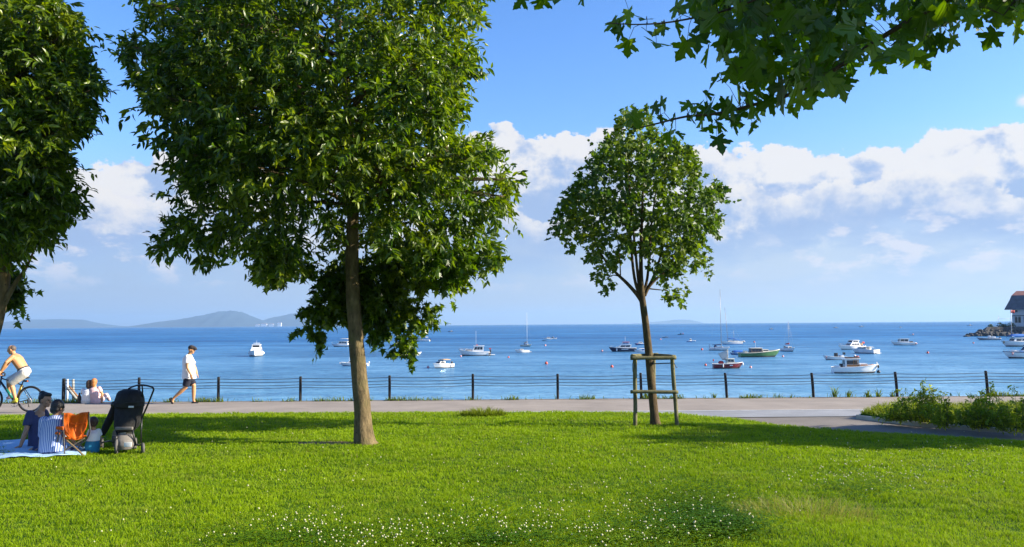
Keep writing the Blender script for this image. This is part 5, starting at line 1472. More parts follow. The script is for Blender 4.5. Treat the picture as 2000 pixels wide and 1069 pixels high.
for px, py, sx, sy, n in [(640, 1052, 130, 16, 150), (820, 1045, 230, 24, 300), (1180, 995, 150, 26, 150), (1230, 1050, 90, 18, 60), (1350, 1010, 90, 30, 60), (1780, 930, 90, 22, 150), (1680, 945, 60, 14, 60), (1900, 880, 60, 10, 50), (600, 950, 400, 40, 60), (1300, 880, 500, 22, 70), (1600, 900, 250, 30, 80), (300, 850, 220, 20, 40)]:
    for _ in range(n):
        q = L(px + rng.normal() * sx, min(1085, py + rng.normal() * sy))
        if vnoise(np.array([q.x]), np.array([q.y]), 2.6, 21)[0] + 0.35 * rng.random() > 0.5: fl.append(q)
mb = MB()
for q in fl:
    hgt = 0.06 + 0.05 * rng.random(); r = 0.0082 * (0.5 + 0.8 * rng.random())
    c = q + Vector((0, 0, hgt))
    mb.ell(c, (r, r, r * 0.9), None, 6, 5)
o = mb.build('clover_flowers', M_FLOWER, fixn=False); tag(o, 'small round white clover blossoms scattered over the grass', 'flowers', kind='stuff')
# ------------------------------------------------------------------ fence along the sea wall
M_POST = pbr('dark_post_timber', (0.012, 0.011, 0.011), 0.85, 0.35, 10, bump=0.4, bscale=60)
M_WIRE = pbr('wire_steel', (0.05, 0.055, 0.06), 0.5, 0.2, 5, metal=0.6)
M_TIMBER = pbr('mossy_timber', (0.135, 0.125, 0.055), 0.9, 0.45, 7, bump=0.6, bscale=35, dirt=0.6)
M_STRAP = pbr('rubber_strap', (0.02, 0.02, 0.02), 0.7)
M_WHITE = pbr('white_gelcoat', (0.78, 0.77, 0.74), 0.35, 0.05, 1.2, dirt=0.12, coat=0.2)
M_CREAM = pbr('cream_gelcoat', (0.70, 0.64, 0.50), 0.4, 0.06, 1.2, dirt=0.12)
M_GLASS = pbr('dark_cabin_glass', (0.02, 0.025, 0.03), 0.12, 0.2, 2)
M_NAVY = pbr('navy_hull_paint', (0.018, 0.022, 0.055), 0.35, 0.15, 1, coat=0.2)
M_RED = pbr('dark_red_hull_paint', (0.16, 0.010, 0.014), 0.4, 0.15, 1)
M_REDC = pbr('red_cover', (0.42, 0.03, 0.03), 0.7)
M_GREEN = pbr('green_hull_paint', (0.06, 0.16, 0.055), 0.45, 0.2, 1, dirt=0.2)
M_BLUE = pbr('blue_canvas', (0.02, 0.13, 0.42), 0.8, 0.15, 2)
M_DKBLUE = pbr('navy_canvas', (0.015, 0.025, 0.09), 0.8, 0.15, 2)
M_BLUEH = pbr('blue_hull_paint', (0.04, 0.15, 0.34), 0.4, 0.15, 1)
M_TAN = pbr('tan_canvas', (0.42, 0.27, 0.15), 0.85, 0.12, 3)
M_VARN = pbr('varnished_wood', (0.42, 0.17, 0.05), 0.4, 0.2, 4)
M_BROWN = pbr('brown_cabin_paint', (0.10, 0.07, 0.06), 0.6, 0.2, 3)
M_ALU = pbr('mast_aluminium', (0.30, 0.30, 0.31), 0.45, 0.08, 2, metal=0.3)
M_DARKB = pbr('bottom_paint', (0.02, 0.02, 0.025), 0.7)
M_GREYR = pbr('grey_rubber', (0.20, 0.22, 0.24), 0.7)
M_BLACK = pbr('black_plastic', (0.015, 0.015, 0.016), 0.5)
M_SAIL = pbr('sailcloth', (0.55, 0.54, 0.50), 0.85, 0.06, 2)
M_ORANGE = pbr('orange_buoy_plastic', (0.65, 0.10, 0.06), 0.5, 0.15, 4, dirt=0.15)
M_PINK = pbr('faded_buoy_plastic', (0.72, 0.34, 0.32), 0.5, 0.15, 4)
M_WBUOY = pbr('white_buoy_plastic', (0.75, 0.72, 0.70), 0.5, 0.1, 4, dirt=0.15)

fence_px = [(125, 740, 0), (272, 738, 0), (427, 737, 0.0), (587, 736, 0.0), (761, 734, 0.0), (923.5, 731, 0), (1089, 731, 0), (1251, 729, -.01), (1416, 729, -.03), (1585, 729, -.03), (1748, 727, -.035), (1925, 725, -.03), (2096, 724, -.02), (2265, 723, 0)]
YFN = Y_WALL - 0.06
root = empty('wire_fence', (0, YFN, 0)); tag(root, 'low fence of dark timber posts and four wires along the sea edge of the promenade', 'fence')
tops = []
for px, py, ln in fence_px:
    t_ = P(px, py, YFN); bx = t_.x - ln * 1.6
    m_ = MB()
    hgt = t_.z
    w_ = 0.040 if px > 200 else 0.05
    tp = Vector((t_.x, 0, hgt))
    pts = [Vector((bx, 0, -0.25)), Vector((bx, 0, 0)).lerp(tp, 0.5), tp]
    pp, rr_ = smooth_path(pts, [w_ * 1.03, w_, w_ * 0.96], 3)
    m_.tube(pp, rr_, 8, smooth=False)
    m_.ell(tp, (w_ * .97, w_ * .97, 0.012), None, 8, 4)
    m_.build('post', M_POST, root)
    tops.append((Vector((bx, 0, 0)), tp))
for fr in (0.93, 0.80, 0.67, 0.57):
    pts = []
    for (b0, t0), (b1, t1) in zip(tops[:-1], tops[1:]):
        a, c = b0.lerp(t0, fr), b1.lerp(t1, fr)
        sag = 0.018 + 0.012 * rng.random()
        for k in range(8):
            s = k / 8; p = a.lerp(c, s); p.z -= sag * 4 * s * (1 - s); p.y -= 0.045; pts.append(p)
    pts.append(tops[-1][0].lerp(tops[-1][1], fr) + Vector((0, -0.045, 0)))
    MB().tube(pts, 0.0085, 5).build('wire', M_WIRE, root)

# timber handrail of the steps down to the water, at the end of the fence
M_GREYW = pbr('weathered_board', (0.30, 0.31, 0.29), 0.9, 0.25, 8, bump=0.3)
M_REDBR = pbr('reddish_board', (0.26, 0.14, 0.07), 0.9, 0.25, 8, bump=0.3)
r0 = P(147, 787, 24.45); root = empty('step_handrail', (r0.x, 24.45, 0))
tag(root, 'sloping timber handrail of the steps beside the end post of the fence', 'handrail')
def lp(px, py, dy=0.0):
    p = P(px, py, 24.45 + dy); return Vector((p.x - r0.x, dy, p.z))
MB().tube([lp(131, 757), lp(157, 789)], 0.045, 6).build('rail', M_GREYW, root)
MB().tube([lp(134, 754, .25), lp(161, 786, .25)], 0.036, 6).build('rail', M_REDBR, root)
MB().tube([lp(143, 741, .3), lp(143, 786, .3)], 0.035, 6).build('post', M_GREYW, root)
MB().tube([lp(132, 741, .1), lp(131, 786, .1)], 0.03, 6).build('post', M_WHITE, root)
MB().tube([lp(143.5, 741, .45), lp(144, 762, .45)], 0.028, 6).build('post', M_POST, root)

# ------------------------------------------------------------------ timber guard round the young tree
root = empty('tree_guard', (P(1278, 830, YS).x, YS, float(lawn_h(P(1278, 830, YS).x, YS))))
tag(root, 'mossy round timber guard of posts and rails round the young tree', 'tree guard')
o0 = root.location.copy()
def gp(px, py, dy): return P(px, py, YS + dy) - o0
def pole(name, a, b, r, mat=M_TIMBER):
    a, b = Vector(a), Vector(b)
    pts = [a, a.lerp(b, .33) + Vector((.004, 0, .003)), a.lerp(b, .66) - Vector((.004, 0, .002)), b]
    pp, rr_ = smooth_path(pts, [r, r * .98, r * 1.02, r * .98], 4)
    m_ = MB(); m_.tube(pp, rr_, 12); return m_.build(name, mat, root)
pole('post', gp(1240.5, 836, -.30), gp(1240.5, 694, -.30), 0.042)
pole('post', gp(1322.5, 838, -.30), gp(1312.5, 694, -.30), 0.042)
pole('post', gp(1277, 826, .45), gp(1277, 691, .45), 0.042)
pole('rail', gp(1231.5, 700, -.385), gp(1320.5, 699, -.385), 0.040)
pole('rail', gp(1231.5, 765.5, -.385), gp(1324.5, 766, -.385), 0.037)
pole('rail', gp(1318, 697, -.30), gp(1270, 692.5, .50), 0.036)
pole('rail', gp(1234, 695.5, -.30), gp(1284, 692.5, .50), 0.036)
MB().tube([gp(1272, 711, -.08), gp(1295, 710, -.2), gp(1312, 709.5, -.30)], 0.011, 6).build('strap', M_STRAP, root)
MB().tube([gp(1316, 709, -.345), gp(1319, 714, -.36), gp(1321, 719, -.35), gp(1323, 717, -.34)], 0.007, 6).build('strap', M_STRAP, root)
MB().tube([gp(1237, 703, -.36), gp(1235, 714, -.37), gp(1236, 727, -.36)], 0.006, 6).build('strap', M_STRAP, root)

# ------------------------------------------------------------------ boats
class Boat:
    """local axes: x towards the bow, y to port, z up from the waterline"""
    def __init__(s, name, label, px, py, Lh, head, B=None, fb=0.7, fbow=1.0, hull=None, deck=None, group='boats moored in the bay', cat='boat', transom=0.8, rake=0.16, band=None, rail=None, sink=0.0, Y=None, full=2.2, W=None):
        p = S(px, py) if Y is None else P(px, py, Y)
        s.r = empty(name, (p.x, p.y, SEA + sink), radians(head))
        B_ = B or Lh * 0.34; h_ = radians(head); s.ppm = F / p.y
        s.sc = W / s.ppm / (abs(Lh * cos(h_)) + abs(B_ * sin(h_)) * 0.8) if W else 1.25
        s.r.scale = (s.sc,) * 3
        tag(s.r, label, cat, group)
        s.L, s.B, s.fb, s.fbow = Lh, B or Lh * 0.34, fb, fbow
        s.tr, s.rk, s.full = transom, rake, full
        hull = hull or M_WHITE; deck = deck or M_WHITE
        n = 15; rows = []; dk = []; rl = []; ru = []
        for i in range(n):
            q = i / (n - 1); b, z, x = s.edge(q)
            kx = x - s.rk * s.L * max(0, (q - .45) / .55) ** 1.5
            lo = -0.28 * (1 if q < .9 else (1 - (q - .9) / .1 * .6))
            wl = b * (0.90 if q < .6 else 0.90 - 0.5 * (q - .6) / .4)
            xm = (x + kx) / 2
            rows.append([(x, b, z), (x * .4 + xm * .6, (b + wl) / 2 + .01, z * .5), (xm * .4 + kx * .6, wl, 0.02), (kx, 0.45 * wl, lo), (kx, 0, lo * 1.2), (kx, -0.45 * wl, lo), (xm * .4 + kx * .6, -wl, 0.02), (x * .4 + xm * .6, -(b + wl) / 2 - .01, z * .5), (x, -b, z)])
            dk.append([(x, b * .97, z - .06), (x, 0, z - .03), (x, -b * .97, z - .06)])
            rl.append((x, b, z)); ru.append((x, -b, z))
        m_ = MB(); m_.grid(rows); m_.add(rows[0], [tuple(range(9))]); s.part('hull', m_, hull)
        m_ = MB(); m_.grid(dk); s.part('deck', m_, deck)
        if band is not None:                         # dark boot-top just above the water
            m_ = MB()
            for sg in (1, -1):
                gr = []
                for r in rows:
                    a, c = Vector(r[1 if sg > 0 else 7]), Vector(r[2 if sg > 0 else 6]); n_ = Vector((0, .012 * sg, 0))
                    gr.append([a.lerp(c, .62) + n_, c + n_ + Vector((0, 0, -.03))])
                m_.grid(gr)
            s.part('boot_stripe', m_, band)
        m_ = MB(); m_.tube(rl + ru[::-1], 0.035 + .002 * Lh, 6, closed=True); s.part('rub_rail', m_, rail or hull)
    def edge(s, q):
        b = s.B / 2 * (s.tr + (1 - s.tr) * sin(min(q / .45, 1) * pi / 2)) if q < .45 else s.B / 2 * max(0.012, 1 - ((q - .45) / .55) ** s.full)
        z = s.fb + (s.fbow - s.fb) * max(0, (q - .15) / .85) ** 1.8
        return b, z, (q - .5) * s.L
    def px(s, n): return n / (s.ppm * s.sc)
    def part(s, name, mb, mat, parent=None):
        return mb.build(name, mat, parent or s.r)
    def zat(s, x): return s.edge(min(1, max(0, x / s.L + .5)))[1]
    def cabin(s, x0, x1, w, h, mat=None, sf=.35, sb=.05, z=None, top=.86, win=2, wy=(.42, .86), glass=None, name='cabin', front=True, roof=None, over=.12, wmat=None):
        """deckhouse from x0 (aft) to x1 (fore); sf/sb rake of front and back as share of h"""
        z = s.zat((x0 + x1) / 2) - .05 if z is None else z
        mat = mat or M_WHITE; glass = glass or M_GLASS
        X0, X1 = x0 + sb * h, x1 - sf * h; w2 = w * top
        V = [(x0, -w / 2, z), (x1, -w / 2 * .9, z), (x1, w / 2 * .9, z), (x0, w / 2, z), (X0, -w2 / 2, z + h), (X1, -w2 / 2 * .92, z + h), (X1, w2 / 2 * .92, z + h), (X0, w2 / 2, z + h)]
        m_ = MB().add(V, [(3, 2, 1, 0), (4, 5, 6, 7), (0, 1, 5, 4), (1, 2, 6, 5), (2, 3, 7, 6), (3, 0, 4, 7)])
        c = s.part(name, m_, mat)
        V = [Vector(v) for v in V]
        def quad(a, b, c_, d, u0, u1, v0, v1, nrm):
            f = lambda u, v: a.lerp(b, u).lerp(d.lerp(c_, u), v) + Vector(nrm) * .015
            g = lambda u, v: a.lerp(b, u).lerp(d.lerp(c_, u), v) - Vector(nrm) * .02
            q = [f(u0, v0), f(u1, v0), f(u1, v1), f(u0, v1)]; q2 = [g(u0, v0), g(u1, v0), g(u1, v1), g(u0, v1)]
            m_ = MB().add(q + q2, [(0, 1, 2, 3), (7, 6, 5, 4), (0, 4, 5, 1), (1, 5, 6, 2), (2, 6, 7, 3), (3, 7, 4, 0)])
            o = s.part('window', m_, glass, c)
            if wmat: o.data.materials.clear(); o.data.materials.append(wmat)
        for k in range(win):
            u0, u1 = .08 + .84 * k / win + .02, .08 + .84 * (k + 1) / win - .02
            quad(V[0], V[1], V[5], V[4], u0, u1, wy[0], wy[1], (0, -1, 0.1)); quad(V[3], V[2], V[6], V[7], u0, u1, wy[0], wy[1], (0, 1, 0.1))
        if front: quad(V[1], V[2], V[6], V[5], .08, .92, wy[0], wy[1] + .02, (1, 0, .3))
        if front: quad(V[0], V[3], V[7], V[4], .1, .9, wy[0], wy[1], (-1, 0, .1))
        if roof:
            m_ = MB().box(((X0 + X1) / 2, 0, z + h + .04), (X1 - X0 + 2 * over, w2 + .14, .08), bevel=.03); s.part('roof', m_, roof, c)
        return c, z + h
    def box(s, name, c, size, mat, parent=None, bevel=.03, taper=1, ry=0.0):
        return s.part(name, MB().box(c, size, bevel=bevel, taper=taper, ry=ry), mat, parent)
    def mast(s, x, h, r=.05, boom=None, cover=None, tilt=0.0, stays=True, mat=None, spread=True, furl=None):
        z0 = s.zat(x) + .1; m_ = MB().tube([(x, 0, z0 - .3), (x + tilt * .5, 0, z0 + h * .5), (x + tilt, 0, z0 + h)], [r, r, r * .7], 8)
        k = s.part('mast', m_, mat or M_ALU)
        if spread:
            m_ = MB()
            for q in (.42, .7): m_.tube([(x + tilt * q, -.5, z0 + h * q), (x + tilt * q, .5, z0 + h * q)], .02, 5)
            s.part('spreader', m_, M_ALU, k)
        if stays:
            for a in ((s.L / 2 - .1, 0, s.fbow), (-s.L / 2 + .1, 0, s.fb), (x - .1, s.B * .45, s.zat(x)), (x - .1, -s.B * .45, s.zat(x))):
                s.part('stay', MB().tube([a, (x + tilt, 0, z0 + h * .97)], .011, 4), M_ALU, k)
        if boom:
            zb = z0 + .95
            bm_ = s.part('boom', MB().tube([(x, 0, zb), (x - boom, 0, zb + .05)], .05, 6), M_ALU, k)
            if cover:
                pts = [(x + .05, 0, zb + .28), (x - boom * .3, 0, zb + .2), (x - boom * .7, 0, zb + .14), (x - boom * .98, 0, zb + .08)]
                a, rr_ = smooth_path(pts, [.16, .20, .17, .07], 4); s.part('sail_cover', MB().tube(a, rr_, 8), cover, k)
        if furl:
            s.part('furled_sail', MB().tube([(s.L / 2 - .25, 0, s.fbow + .3), (x + tilt + .05, 0, z0 + h * .9)], [.07, .03], 6), furl, k)
        return k
    def canopy(s, x0, x1, w, z0, h, mat, sag=.1, posts=True, drop=0.0):
        """fabric top on a frame"""
        rows = []
        for i in range(7):
            x = x0 + (x1 - x0) * i / 6
            row = []
            for j in range(7):
                y = -w / 2 + w * j / 6
                zz = z0 + h - sag * (2 * j / 6 - 1) ** 2 - sag * .8 * (2 * i / 6 - 1) ** 4
                row.append((x, y, zz))
            if drop: row = [(x, -w / 2 - .02, z0 + h - sag - drop)] + row + [(x, w / 2 + .02, z0 + h - sag - drop)]
            rows.append(row)
        m_ = MB().grid(rows); o = s.part('canopy', m_, mat)
        so = o.modifiers.new('thick', 'SOLIDIFY'); so.thickness = .03
        if posts:
            for x in (x0 + .05, x1 - .05):
                q = w / 2 * .97; zt = z0 + h - sag - .03
                s.part('canopy_hoop', MB().tube([(x, -q, z0 - .1), (x, -q, zt), (x, -q * .6, zt + .03), (x, q * .6, zt + .03), (x, q, zt), (x, q, z0 - .1)], .018, 5), M_ALU, o)
        return o
    def outboard(s, mat=None):
        x = -s.L / 2 - .16
        m_ = MB().box((x, 0, s.fb + .22), (.36, .30, .42), bevel=.08, taper=.85).box((x + .02, 0, s.fb * .4), (.16, .14, s.fb + .3), bevel=.03)
        s.part('outboard_motor', m_, mat or M_BLACK)
    def platform(s, d=.7, mat=None):
        s.part('swim_platform', MB().box((-s.L / 2 - d / 2 + .02, 0, .18), (d, s.B * .7, .09), bevel=.02), mat or M_WHITE)
    def bowrail(s, q0=.55, h=.45):
        m_ = MB(); A, Bb = [], []
        for i in range(9):
            q = q0 + (0.985 - q0) * i / 8; b, z, x = s.edge(q)
            A.append((x - .05, b * .9, z + h)); Bb.append((x - .05, -b * .9, z + h))
            if i % 2 == 0:
                for sg in (1, -1): m_.tube([(x - .05, sg * b * .9, z), (x - .05, sg * b * .9, z + h)], .014, 5)
        m_.tube(A + Bb[::-1], .018, 5); s.part('bow_rail', m_, M_ALU)
    def fender(s, q, sg=1, mat=None, r=.11):
        b, z, x = s.edge(q)
        m_ = MB().ell((x, sg * (b + r), z - .30), (r, r, .26), None, 8, 6).tube([(x, sg * (b + .02), z), (x, sg * (b + r), z - .06)], .012, 4)
        s.part('fender', m_, mat or M_WHITE)
    def flag(s, x, z, mat, w=.45, h=.3, y=0.0, staff=.7):
        k = s.part('flag_staff', MB().tube([(x, y, z), (x - .08, y, z + staff)], .014, 5), M_ALU)
        m_ = MB(); rows = [[(x - .08 - w * i / 5, y + .03 * sin(i * 1.7), z + staff - .02 - .04 * i / 5 - h * j / 2) for j in range(3)] for i in range(6)]
        m_.grid(rows); o = s.part('flag', m_, mat, k); o.modifiers.new('thick', 'SOLIDIFY').thickness = .008
    def seatbox(s, x, size, mat): s.box('seat', (x, 0, s.zat(x) + size[2] / 2 - .08), size, mat)

# white motor cruiser seen bow on
b = Boat('motor_cruiser', 'white motor cruiser seen bow on, alone in the water left of the big tree', 500, 696, 8.6, 282, B=3.2, fb=.95, fbow=1.45, band=M_DARKB, W=36)
b.cabin(-2.4, 2.2, 2.5, .75, sf=1.0, win=2, wy=(.3, .75), front=False); c, z = b.cabin(-2.2, .6, 2.2, .95, z=b.zat(0) + .62, sf=.7, win=2, roof=M_WHITE)
b.box('radar_arch', (-1.2, 0, z + .35), (.25, 1.5, .12), M_WHITE); b.part('antenna', MB().tube([(-1.2, 0, z), (-1.2, 0, z + 1.0)], .02, 5), M_WHITE)
b.bowrail(); b.fender(.35, 1); b.fender(.55, 1); b.fender(.4, -1)
# cream topped trawler behind the big trunk
b = Boat('cabin_boat', 'white cabin boat with a cream flat top, half hidden by the big trunk', 668, 677.5, 8.0, 172, B=2.8, fb=.75, fbow=1.15, band=M_DARKB, W=44)
c, z = b.cabin(-2.4, 1.4, 2.2, 1.15, sf=.4, win=3, roof=M_CREAM); b.canopy(-2.6, .4, 2.1, z, 1.1, M_CREAM); b.bowrail()
# low white boat crossing behind the trunk
b = Boat('motor_boat', 'low white motor boat lying behind the bare trunk, both ends showing', 691, 715, 6.3, 180, B=2.2, fb=.55, fbow=.85, band=M_BLUEH, W=56)
b.cabin(-1.0, 1.4, 1.7, .6, sf=.9, win=2); b.part('antenna', MB().tube([(1.0, 0, .9), (1.0, 0, 1.9)], .02, 5), M_WHITE); b.fender(.97, 1, M_WHITE, .16); b.outboard(M_WHITE)
# boats peeping out below the hanging leaves
b = Boat('day_boat', 'white day boat under a pale canvas top at the right edge of the hanging leaves', 824, 667, 6.6, 170, B=2.3, fb=.6, fbow=.95, W=34)
b.canopy(-2.4, 1.0, 2.1, .6, 1.15, M_CREAM); b.cabin(.6, 2.0, 1.6, .5, sf=.8, win=1); b.outboard()
b = Boat('small_boat', 'small white boat almost hidden by the lowest hanging leaves', 812, 692, 4.2, 15, B=1.7, fb=.5, fbow=.75, W=24); b.seatbox(-.4, (.5, 1.0, .4), M_WHITE); b.outboard(M_WHITE)
# cuddy boat with tan top
b = Boat('cuddy_boat', 'white cuddy boat with a tan canvas top, nearest the fence in the middle', 864, 719, 4.6, 226, B=1.9, fb=.72, fbow=.95, band=M_DARKB, transom=.9, W=44)
b.cabin(-.2, 1.3, 1.5, .5, sf=.7, win=1, wy=(.35, .9)); b.canopy(-1.5, .4, 1.6, .75, .95, M_TAN, drop=.1); b.box('windscreen', (.42, 0, 1.25), (.05, 1.4, .42), M_GLASS, ry=-.4, bevel=.01); b.outboard(M_BLACK); b.fender(.2, 1)
# white cabin boat with long stern platform
b = Boat('cabin_boat', 'white wheelhouse boat with a long low stern platform, bow to the left', 926, 695, 6.6, 184, B=2.5, fb=.75, fbow=1.35, band=M_BROWN, full=1.8, W=62)
c, z = b.cabin(-2.0, .5, 1.9, 1.25, sf=.45, sb=.02, win=3, roof=M_WHITE, over=.2); b.cabin(.2, 2.3, 1.6, .5, sf=1.3, win=1, wy=(.35, .65), front=False); b.platform(1.1); b.outboard(M_BLACK); b.bowrail(.6, .35)
b.part('antenna', MB().tube([(-.4, .3, z), (-.4, .3, z + 3.2)], .015, 5), M_WHITE); b.box('radar', (-.6, 0, z + .2), (.4, .4, .2), M_REDC); b.fender(.02, 1, M_BROWN, .14); b.flag(-3.1, .9, M_REDC, .4, .3)
# white runabout in front of the small yacht
b = Boat('runabout', 'white runabout lying just in front of the small tan yacht', 1019, 689, 4.0, 200, B=1.7, fb=.62, fbow=.85, transom=.9, W=30); b.cabin(-.3, .9, 1.3, .35, sf=1, win=1); b.platform(.7, M_CREAM)
b = Boat('sailing_yacht', 'small sailing yacht with a tan hull and bare mast behind the white runabout', 1028, 677, 6.4, 318, B=2.2, fb=.7, fbow=1.05, hull=M_CREAM, band=M_BROWN, W=24)
b.cabin(-1.0, 1.4, 1.5, .45, sf=.9, win=2); b.mast(.5, b.px(66) - .9, .06, boom=2.4, cover=M_TAN, mat=M_WHITE); b.part('dodger', MB().ell((-.9, 0, 1.25), (.5, .8, .35), None, 10, 6), M_DKBLUE)
b = Boat('motor_boat', 'far white boat, left one of a touching pair right of the tan yacht', 1070, 663, 7.5, 185, fb=.6, fbow=1.0, W=18); b.cabin(-1.8, 1.2, 1.9, 1.2, sf=.6, win=2)
b = Boat('motor_boat', 'far white boat with dark glass, right one of a touching pair', 1081, 662.5, 6.5, 350, fb=.6, fbow=1.0, W=15); b.cabin(-1.6, .8, 1.8, 1.3, sf=.6, win=1, wy=(.3, .95))
b = Boat('dinghy', 'dark low dinghy just left of the two touching far boats', 1063, 666, 4.6, 180, fb=.35, fbow=.6, hull=M_DARKB, deck=M_GREYR, W=9); b.seatbox(.2, (.5, .8, .5), M_BLACK)
b = Boat('motor_boat', 'tiny far white boat with a small mast, above the wheelhouse boat', 880, 648.5, 9.0, 175, fb=.7, fbow=1.2, hull=M_DARKB, W=11); b.cabin(-2.2, .6, 2.0, 1.8, sf=.4, win=1)
# navy yacht left of the young tree
b = Boat('motor_yacht', 'motor yacht with a navy hull and white upperworks, left of the young tree', 1216, 687, 8.0, 176, B=2.9, fb=1.05, fbow=1.4, hull=M_NAVY, rail=M_WHITE, band=M_DARKB, full=1.9, W=54)
c, z = b.cabin(-2.4, 1.4, 2.4, .95, sf=.9, sb=-.2, win=2, wy=(.35, .85)); c, z = b.cabin(-2.0, .4, 2.1, .75, z=z - .02, sf=.6, win=2, glass=M_BLUEH, roof=M_REDC); b.bowrail(.6, .4); b.platform(.8, M_CREAM); b.part('antenna', MB().tube([(-.8, 0, z), (-.8, 0, z + 1.6)], .02, 5), M_WHITE)
b.part('name_plate', MB().box((-.6, 1.42, .72), (2.0, .03, .16)), M_WHITE); b.part('hull_stripe', MB().box((1.75, 1.23, .62), (.35, .04, .75), rz=-.25), M_WHITE)
b = Boat('motor_boat', 'small boat with a blue hull peeping out left of the young tree', 1251, 674, 5.8, 188, fb=.6, fbow=.9, hull=M_BLUEH, rail=M_WHITE, W=26); b.cabin(-.8, 1.2, 1.5, .7, sf=.5, win=2); b.fender(.8, 1, M_ORANGE)
b = Boat('runabout', 'white runabout with blue seats between the navy yacht and the young trunk', 1253, 688.5, 4.4, 180, fb=.55, fbow=.8, W=28); b.canopy(-1.2, 1.0, 1.5, .5, .75, M_WHITE); b.seatbox(-.5, (.6, 1.0, .5), M_BLUE); b.platform(.6, M_CREAM)
b = Boat('dinghy', 'dark dinghy just right of the young trunk', 1299, 659.5, 6.5, 178, fb=.55, fbow=.8, hull=M_DARKB, deck=M_GREYR, rail=M_WHITE, W=12); b.seatbox(-.8, (.8, 1.2, .6), M_BLACK)
b = Boat('dinghy', 'far dark dinghy with one dark standing shape, topmost small craft near the trunk', 1329, 654, 8.0, 185, fb=.5, fbow=.9, hull=M_DARKB, deck=M_GREYR, W=13); b.cabin(-.9, .5, 1.2, 1.8, mat=M_DARKB, win=0, front=False); b.flag(-2.5, .5, M_REDC, 1.2, .9, staff=1.6)
b = Boat('motor_boat', 'small white and blue boat alone left of the tall yachts', 1350, 668, 5.8, 5, fb=.6, fbow=.95, hull=M_BLUEH, rail=M_WHITE, W=18); b.cabin(-1.0, .4, 1.4, 1.5, sf=.3, win=1); b.fender(.95, -1, M_WHITE, .25)
# tall yachts
b = Boat('sailing_yacht', 'large white sailing yacht with the tallest mast and a navy sail cover', 1405, 684.5, 9.0, 338, B=3.0, fb=1.15, fbow=1.5, band=M_NAVY, W=40)
b.cabin(-1.6, 2.0, 2.0, .5, sf=1.2, win=3); b.mast(.9, b.px(119) - 1.3, .12, boom=4.3, cover=M_DKBLUE, furl=None); b.part('sprayhood', MB().ell((-1.7, 0, 1.75), (.7, 1.0, .55), None, 12, 8), M_DKBLUE); b.bowrail(.6, .5)
b.part('stern_gantry', MB().tube([(-4.2, -1.1, 1.1), (-4.4, -1.1, 2.9), (-4.4, 1.1, 2.9), (-4.2, 1.1, 1.1)], .06, 6), M_DKBLUE); b.fender(.3, -1, M_BLUE)
b = Boat('sailing_yacht', 'second sailing yacht with a leaning mast and blue sail cover, behind the tall one', 1428, 673, 8.5, 186, B=2.7, fb=.95, fbow=1.3, hull=M_WHITE, band=M_BLUE, W=44)
b.cabin(-1.4, 1.6, 1.7, .5, sf=1, win=2); b.mast(1.2, b.px(72) - 1.1, .075, boom=3.2, cover=M_BLUE, tilt=1.0); b.canopy(-3.6, -1.2, 2.0, 1.0, 1.0, M_BLUE)
b = Boat('sailing_dinghy', 'low dark blue sailing boat with a thin short mast behind the tall yachts', 1437, 671, 7.0, 4, B=2.1, fb=.6, fbow=.95, hull=M_NAVY, rail=M_WHITE, W=36); b.cabin(-.6, 1.2, 1.3, .4, sf=.8, win=1); b.mast(-.7, b.px(26) - .7, .04, stays=True, spread=False); b.fender(.98, -1, M_WHITE, .22)
b = Boat('day_boat', 'small boat under a rounded blue canvas cover, left of the green launch', 1441, 693.5, 4.8, 182, B=2.0, fb=.5, fbow=.75, hull=M_BLUEH, rail=M_WHITE, W=32); b.canopy(-1.9, 1.5, 1.9, .45, .95, M_BLUE, sag=.3, drop=.35)
# green launch
b = Boat('launch', 'green launch with a dark brown cabin, bow to the right', 1484, 697.5, 7.0, 2, B=2.2, fb=.72, fbow=1.25, hull=M_GREEN, rail=M_CREAM, deck=M_CREAM, band=M_DARKB, full=2.6, W=80)
b.cabin(-1.7, .4, 1.6, .75, mat=M_BROWN, sf=.3, win=3, wy=(.3, .8), roof=M_CREAM); b.cabin(.3, 1.6, 1.4, .42, mat=M_CREAM, sf=.7, win=1, front=False); b.part('antenna', MB().tube([(-.6, .3, 1.4), (-.6, .3, 2.6)], .015, 5), M_WHITE); b.seatbox(-2.5, (.5, 1.2, .45), M_CREAM)
# red fishing boat
b = Boat('fishing_boat', 'dark red fishing boat with a grey white steadying sail, nearest the fence', 1422, 720, 4.7, 356, B=1.9, fb=.75, fbow=1.0, hull=M_RED, rail=M_WHITE, deck=M_WHITE, band=M_DARKB, full=2.8, W=58)
b.cabin(-.3, 1.1, 1.3, .75, mat=M_CREAM, sf=.3, win=2, roof=M_CREAM); b.part('cover', MB().ell((-1.1, 0, .95), (.45, .5, .3), None, 10, 8), M_REDC)
k = b.mast(.0, b.px(36) - .8, .05, stays=True, spread=False, mat=M_CREAM)
rows = [[(-.02 - 1.55 * u * (.55 + .45 * v), .05 * sin(3 * u), 1.25 + .12 * u + (1.75 - .75 * u) * v) for v in np.linspace(0, 1, 5)] for u in np.linspace(0, 1, 6)]
o = b.part('sail', MB().grid(rows), M_SAIL, k); o.modifiers.new('thick', 'SOLIDIFY').thickness = .012
b.fender(.30, -1, M_WHITE, .10); b.part('name_plate', MB().box((.35, -.95, .55), (.5, .05, .14)), M_WHITE); b.fender(.99, -1, M_WHITE, .14); b.part('net_float', MB().ell((-2.3, 0, 1.35), (.13, .13, .16), None, 8, 6).tube([(-2.25, 0, .75), (-2.3, 0, 1.35)], .02, 5), M_REDC)
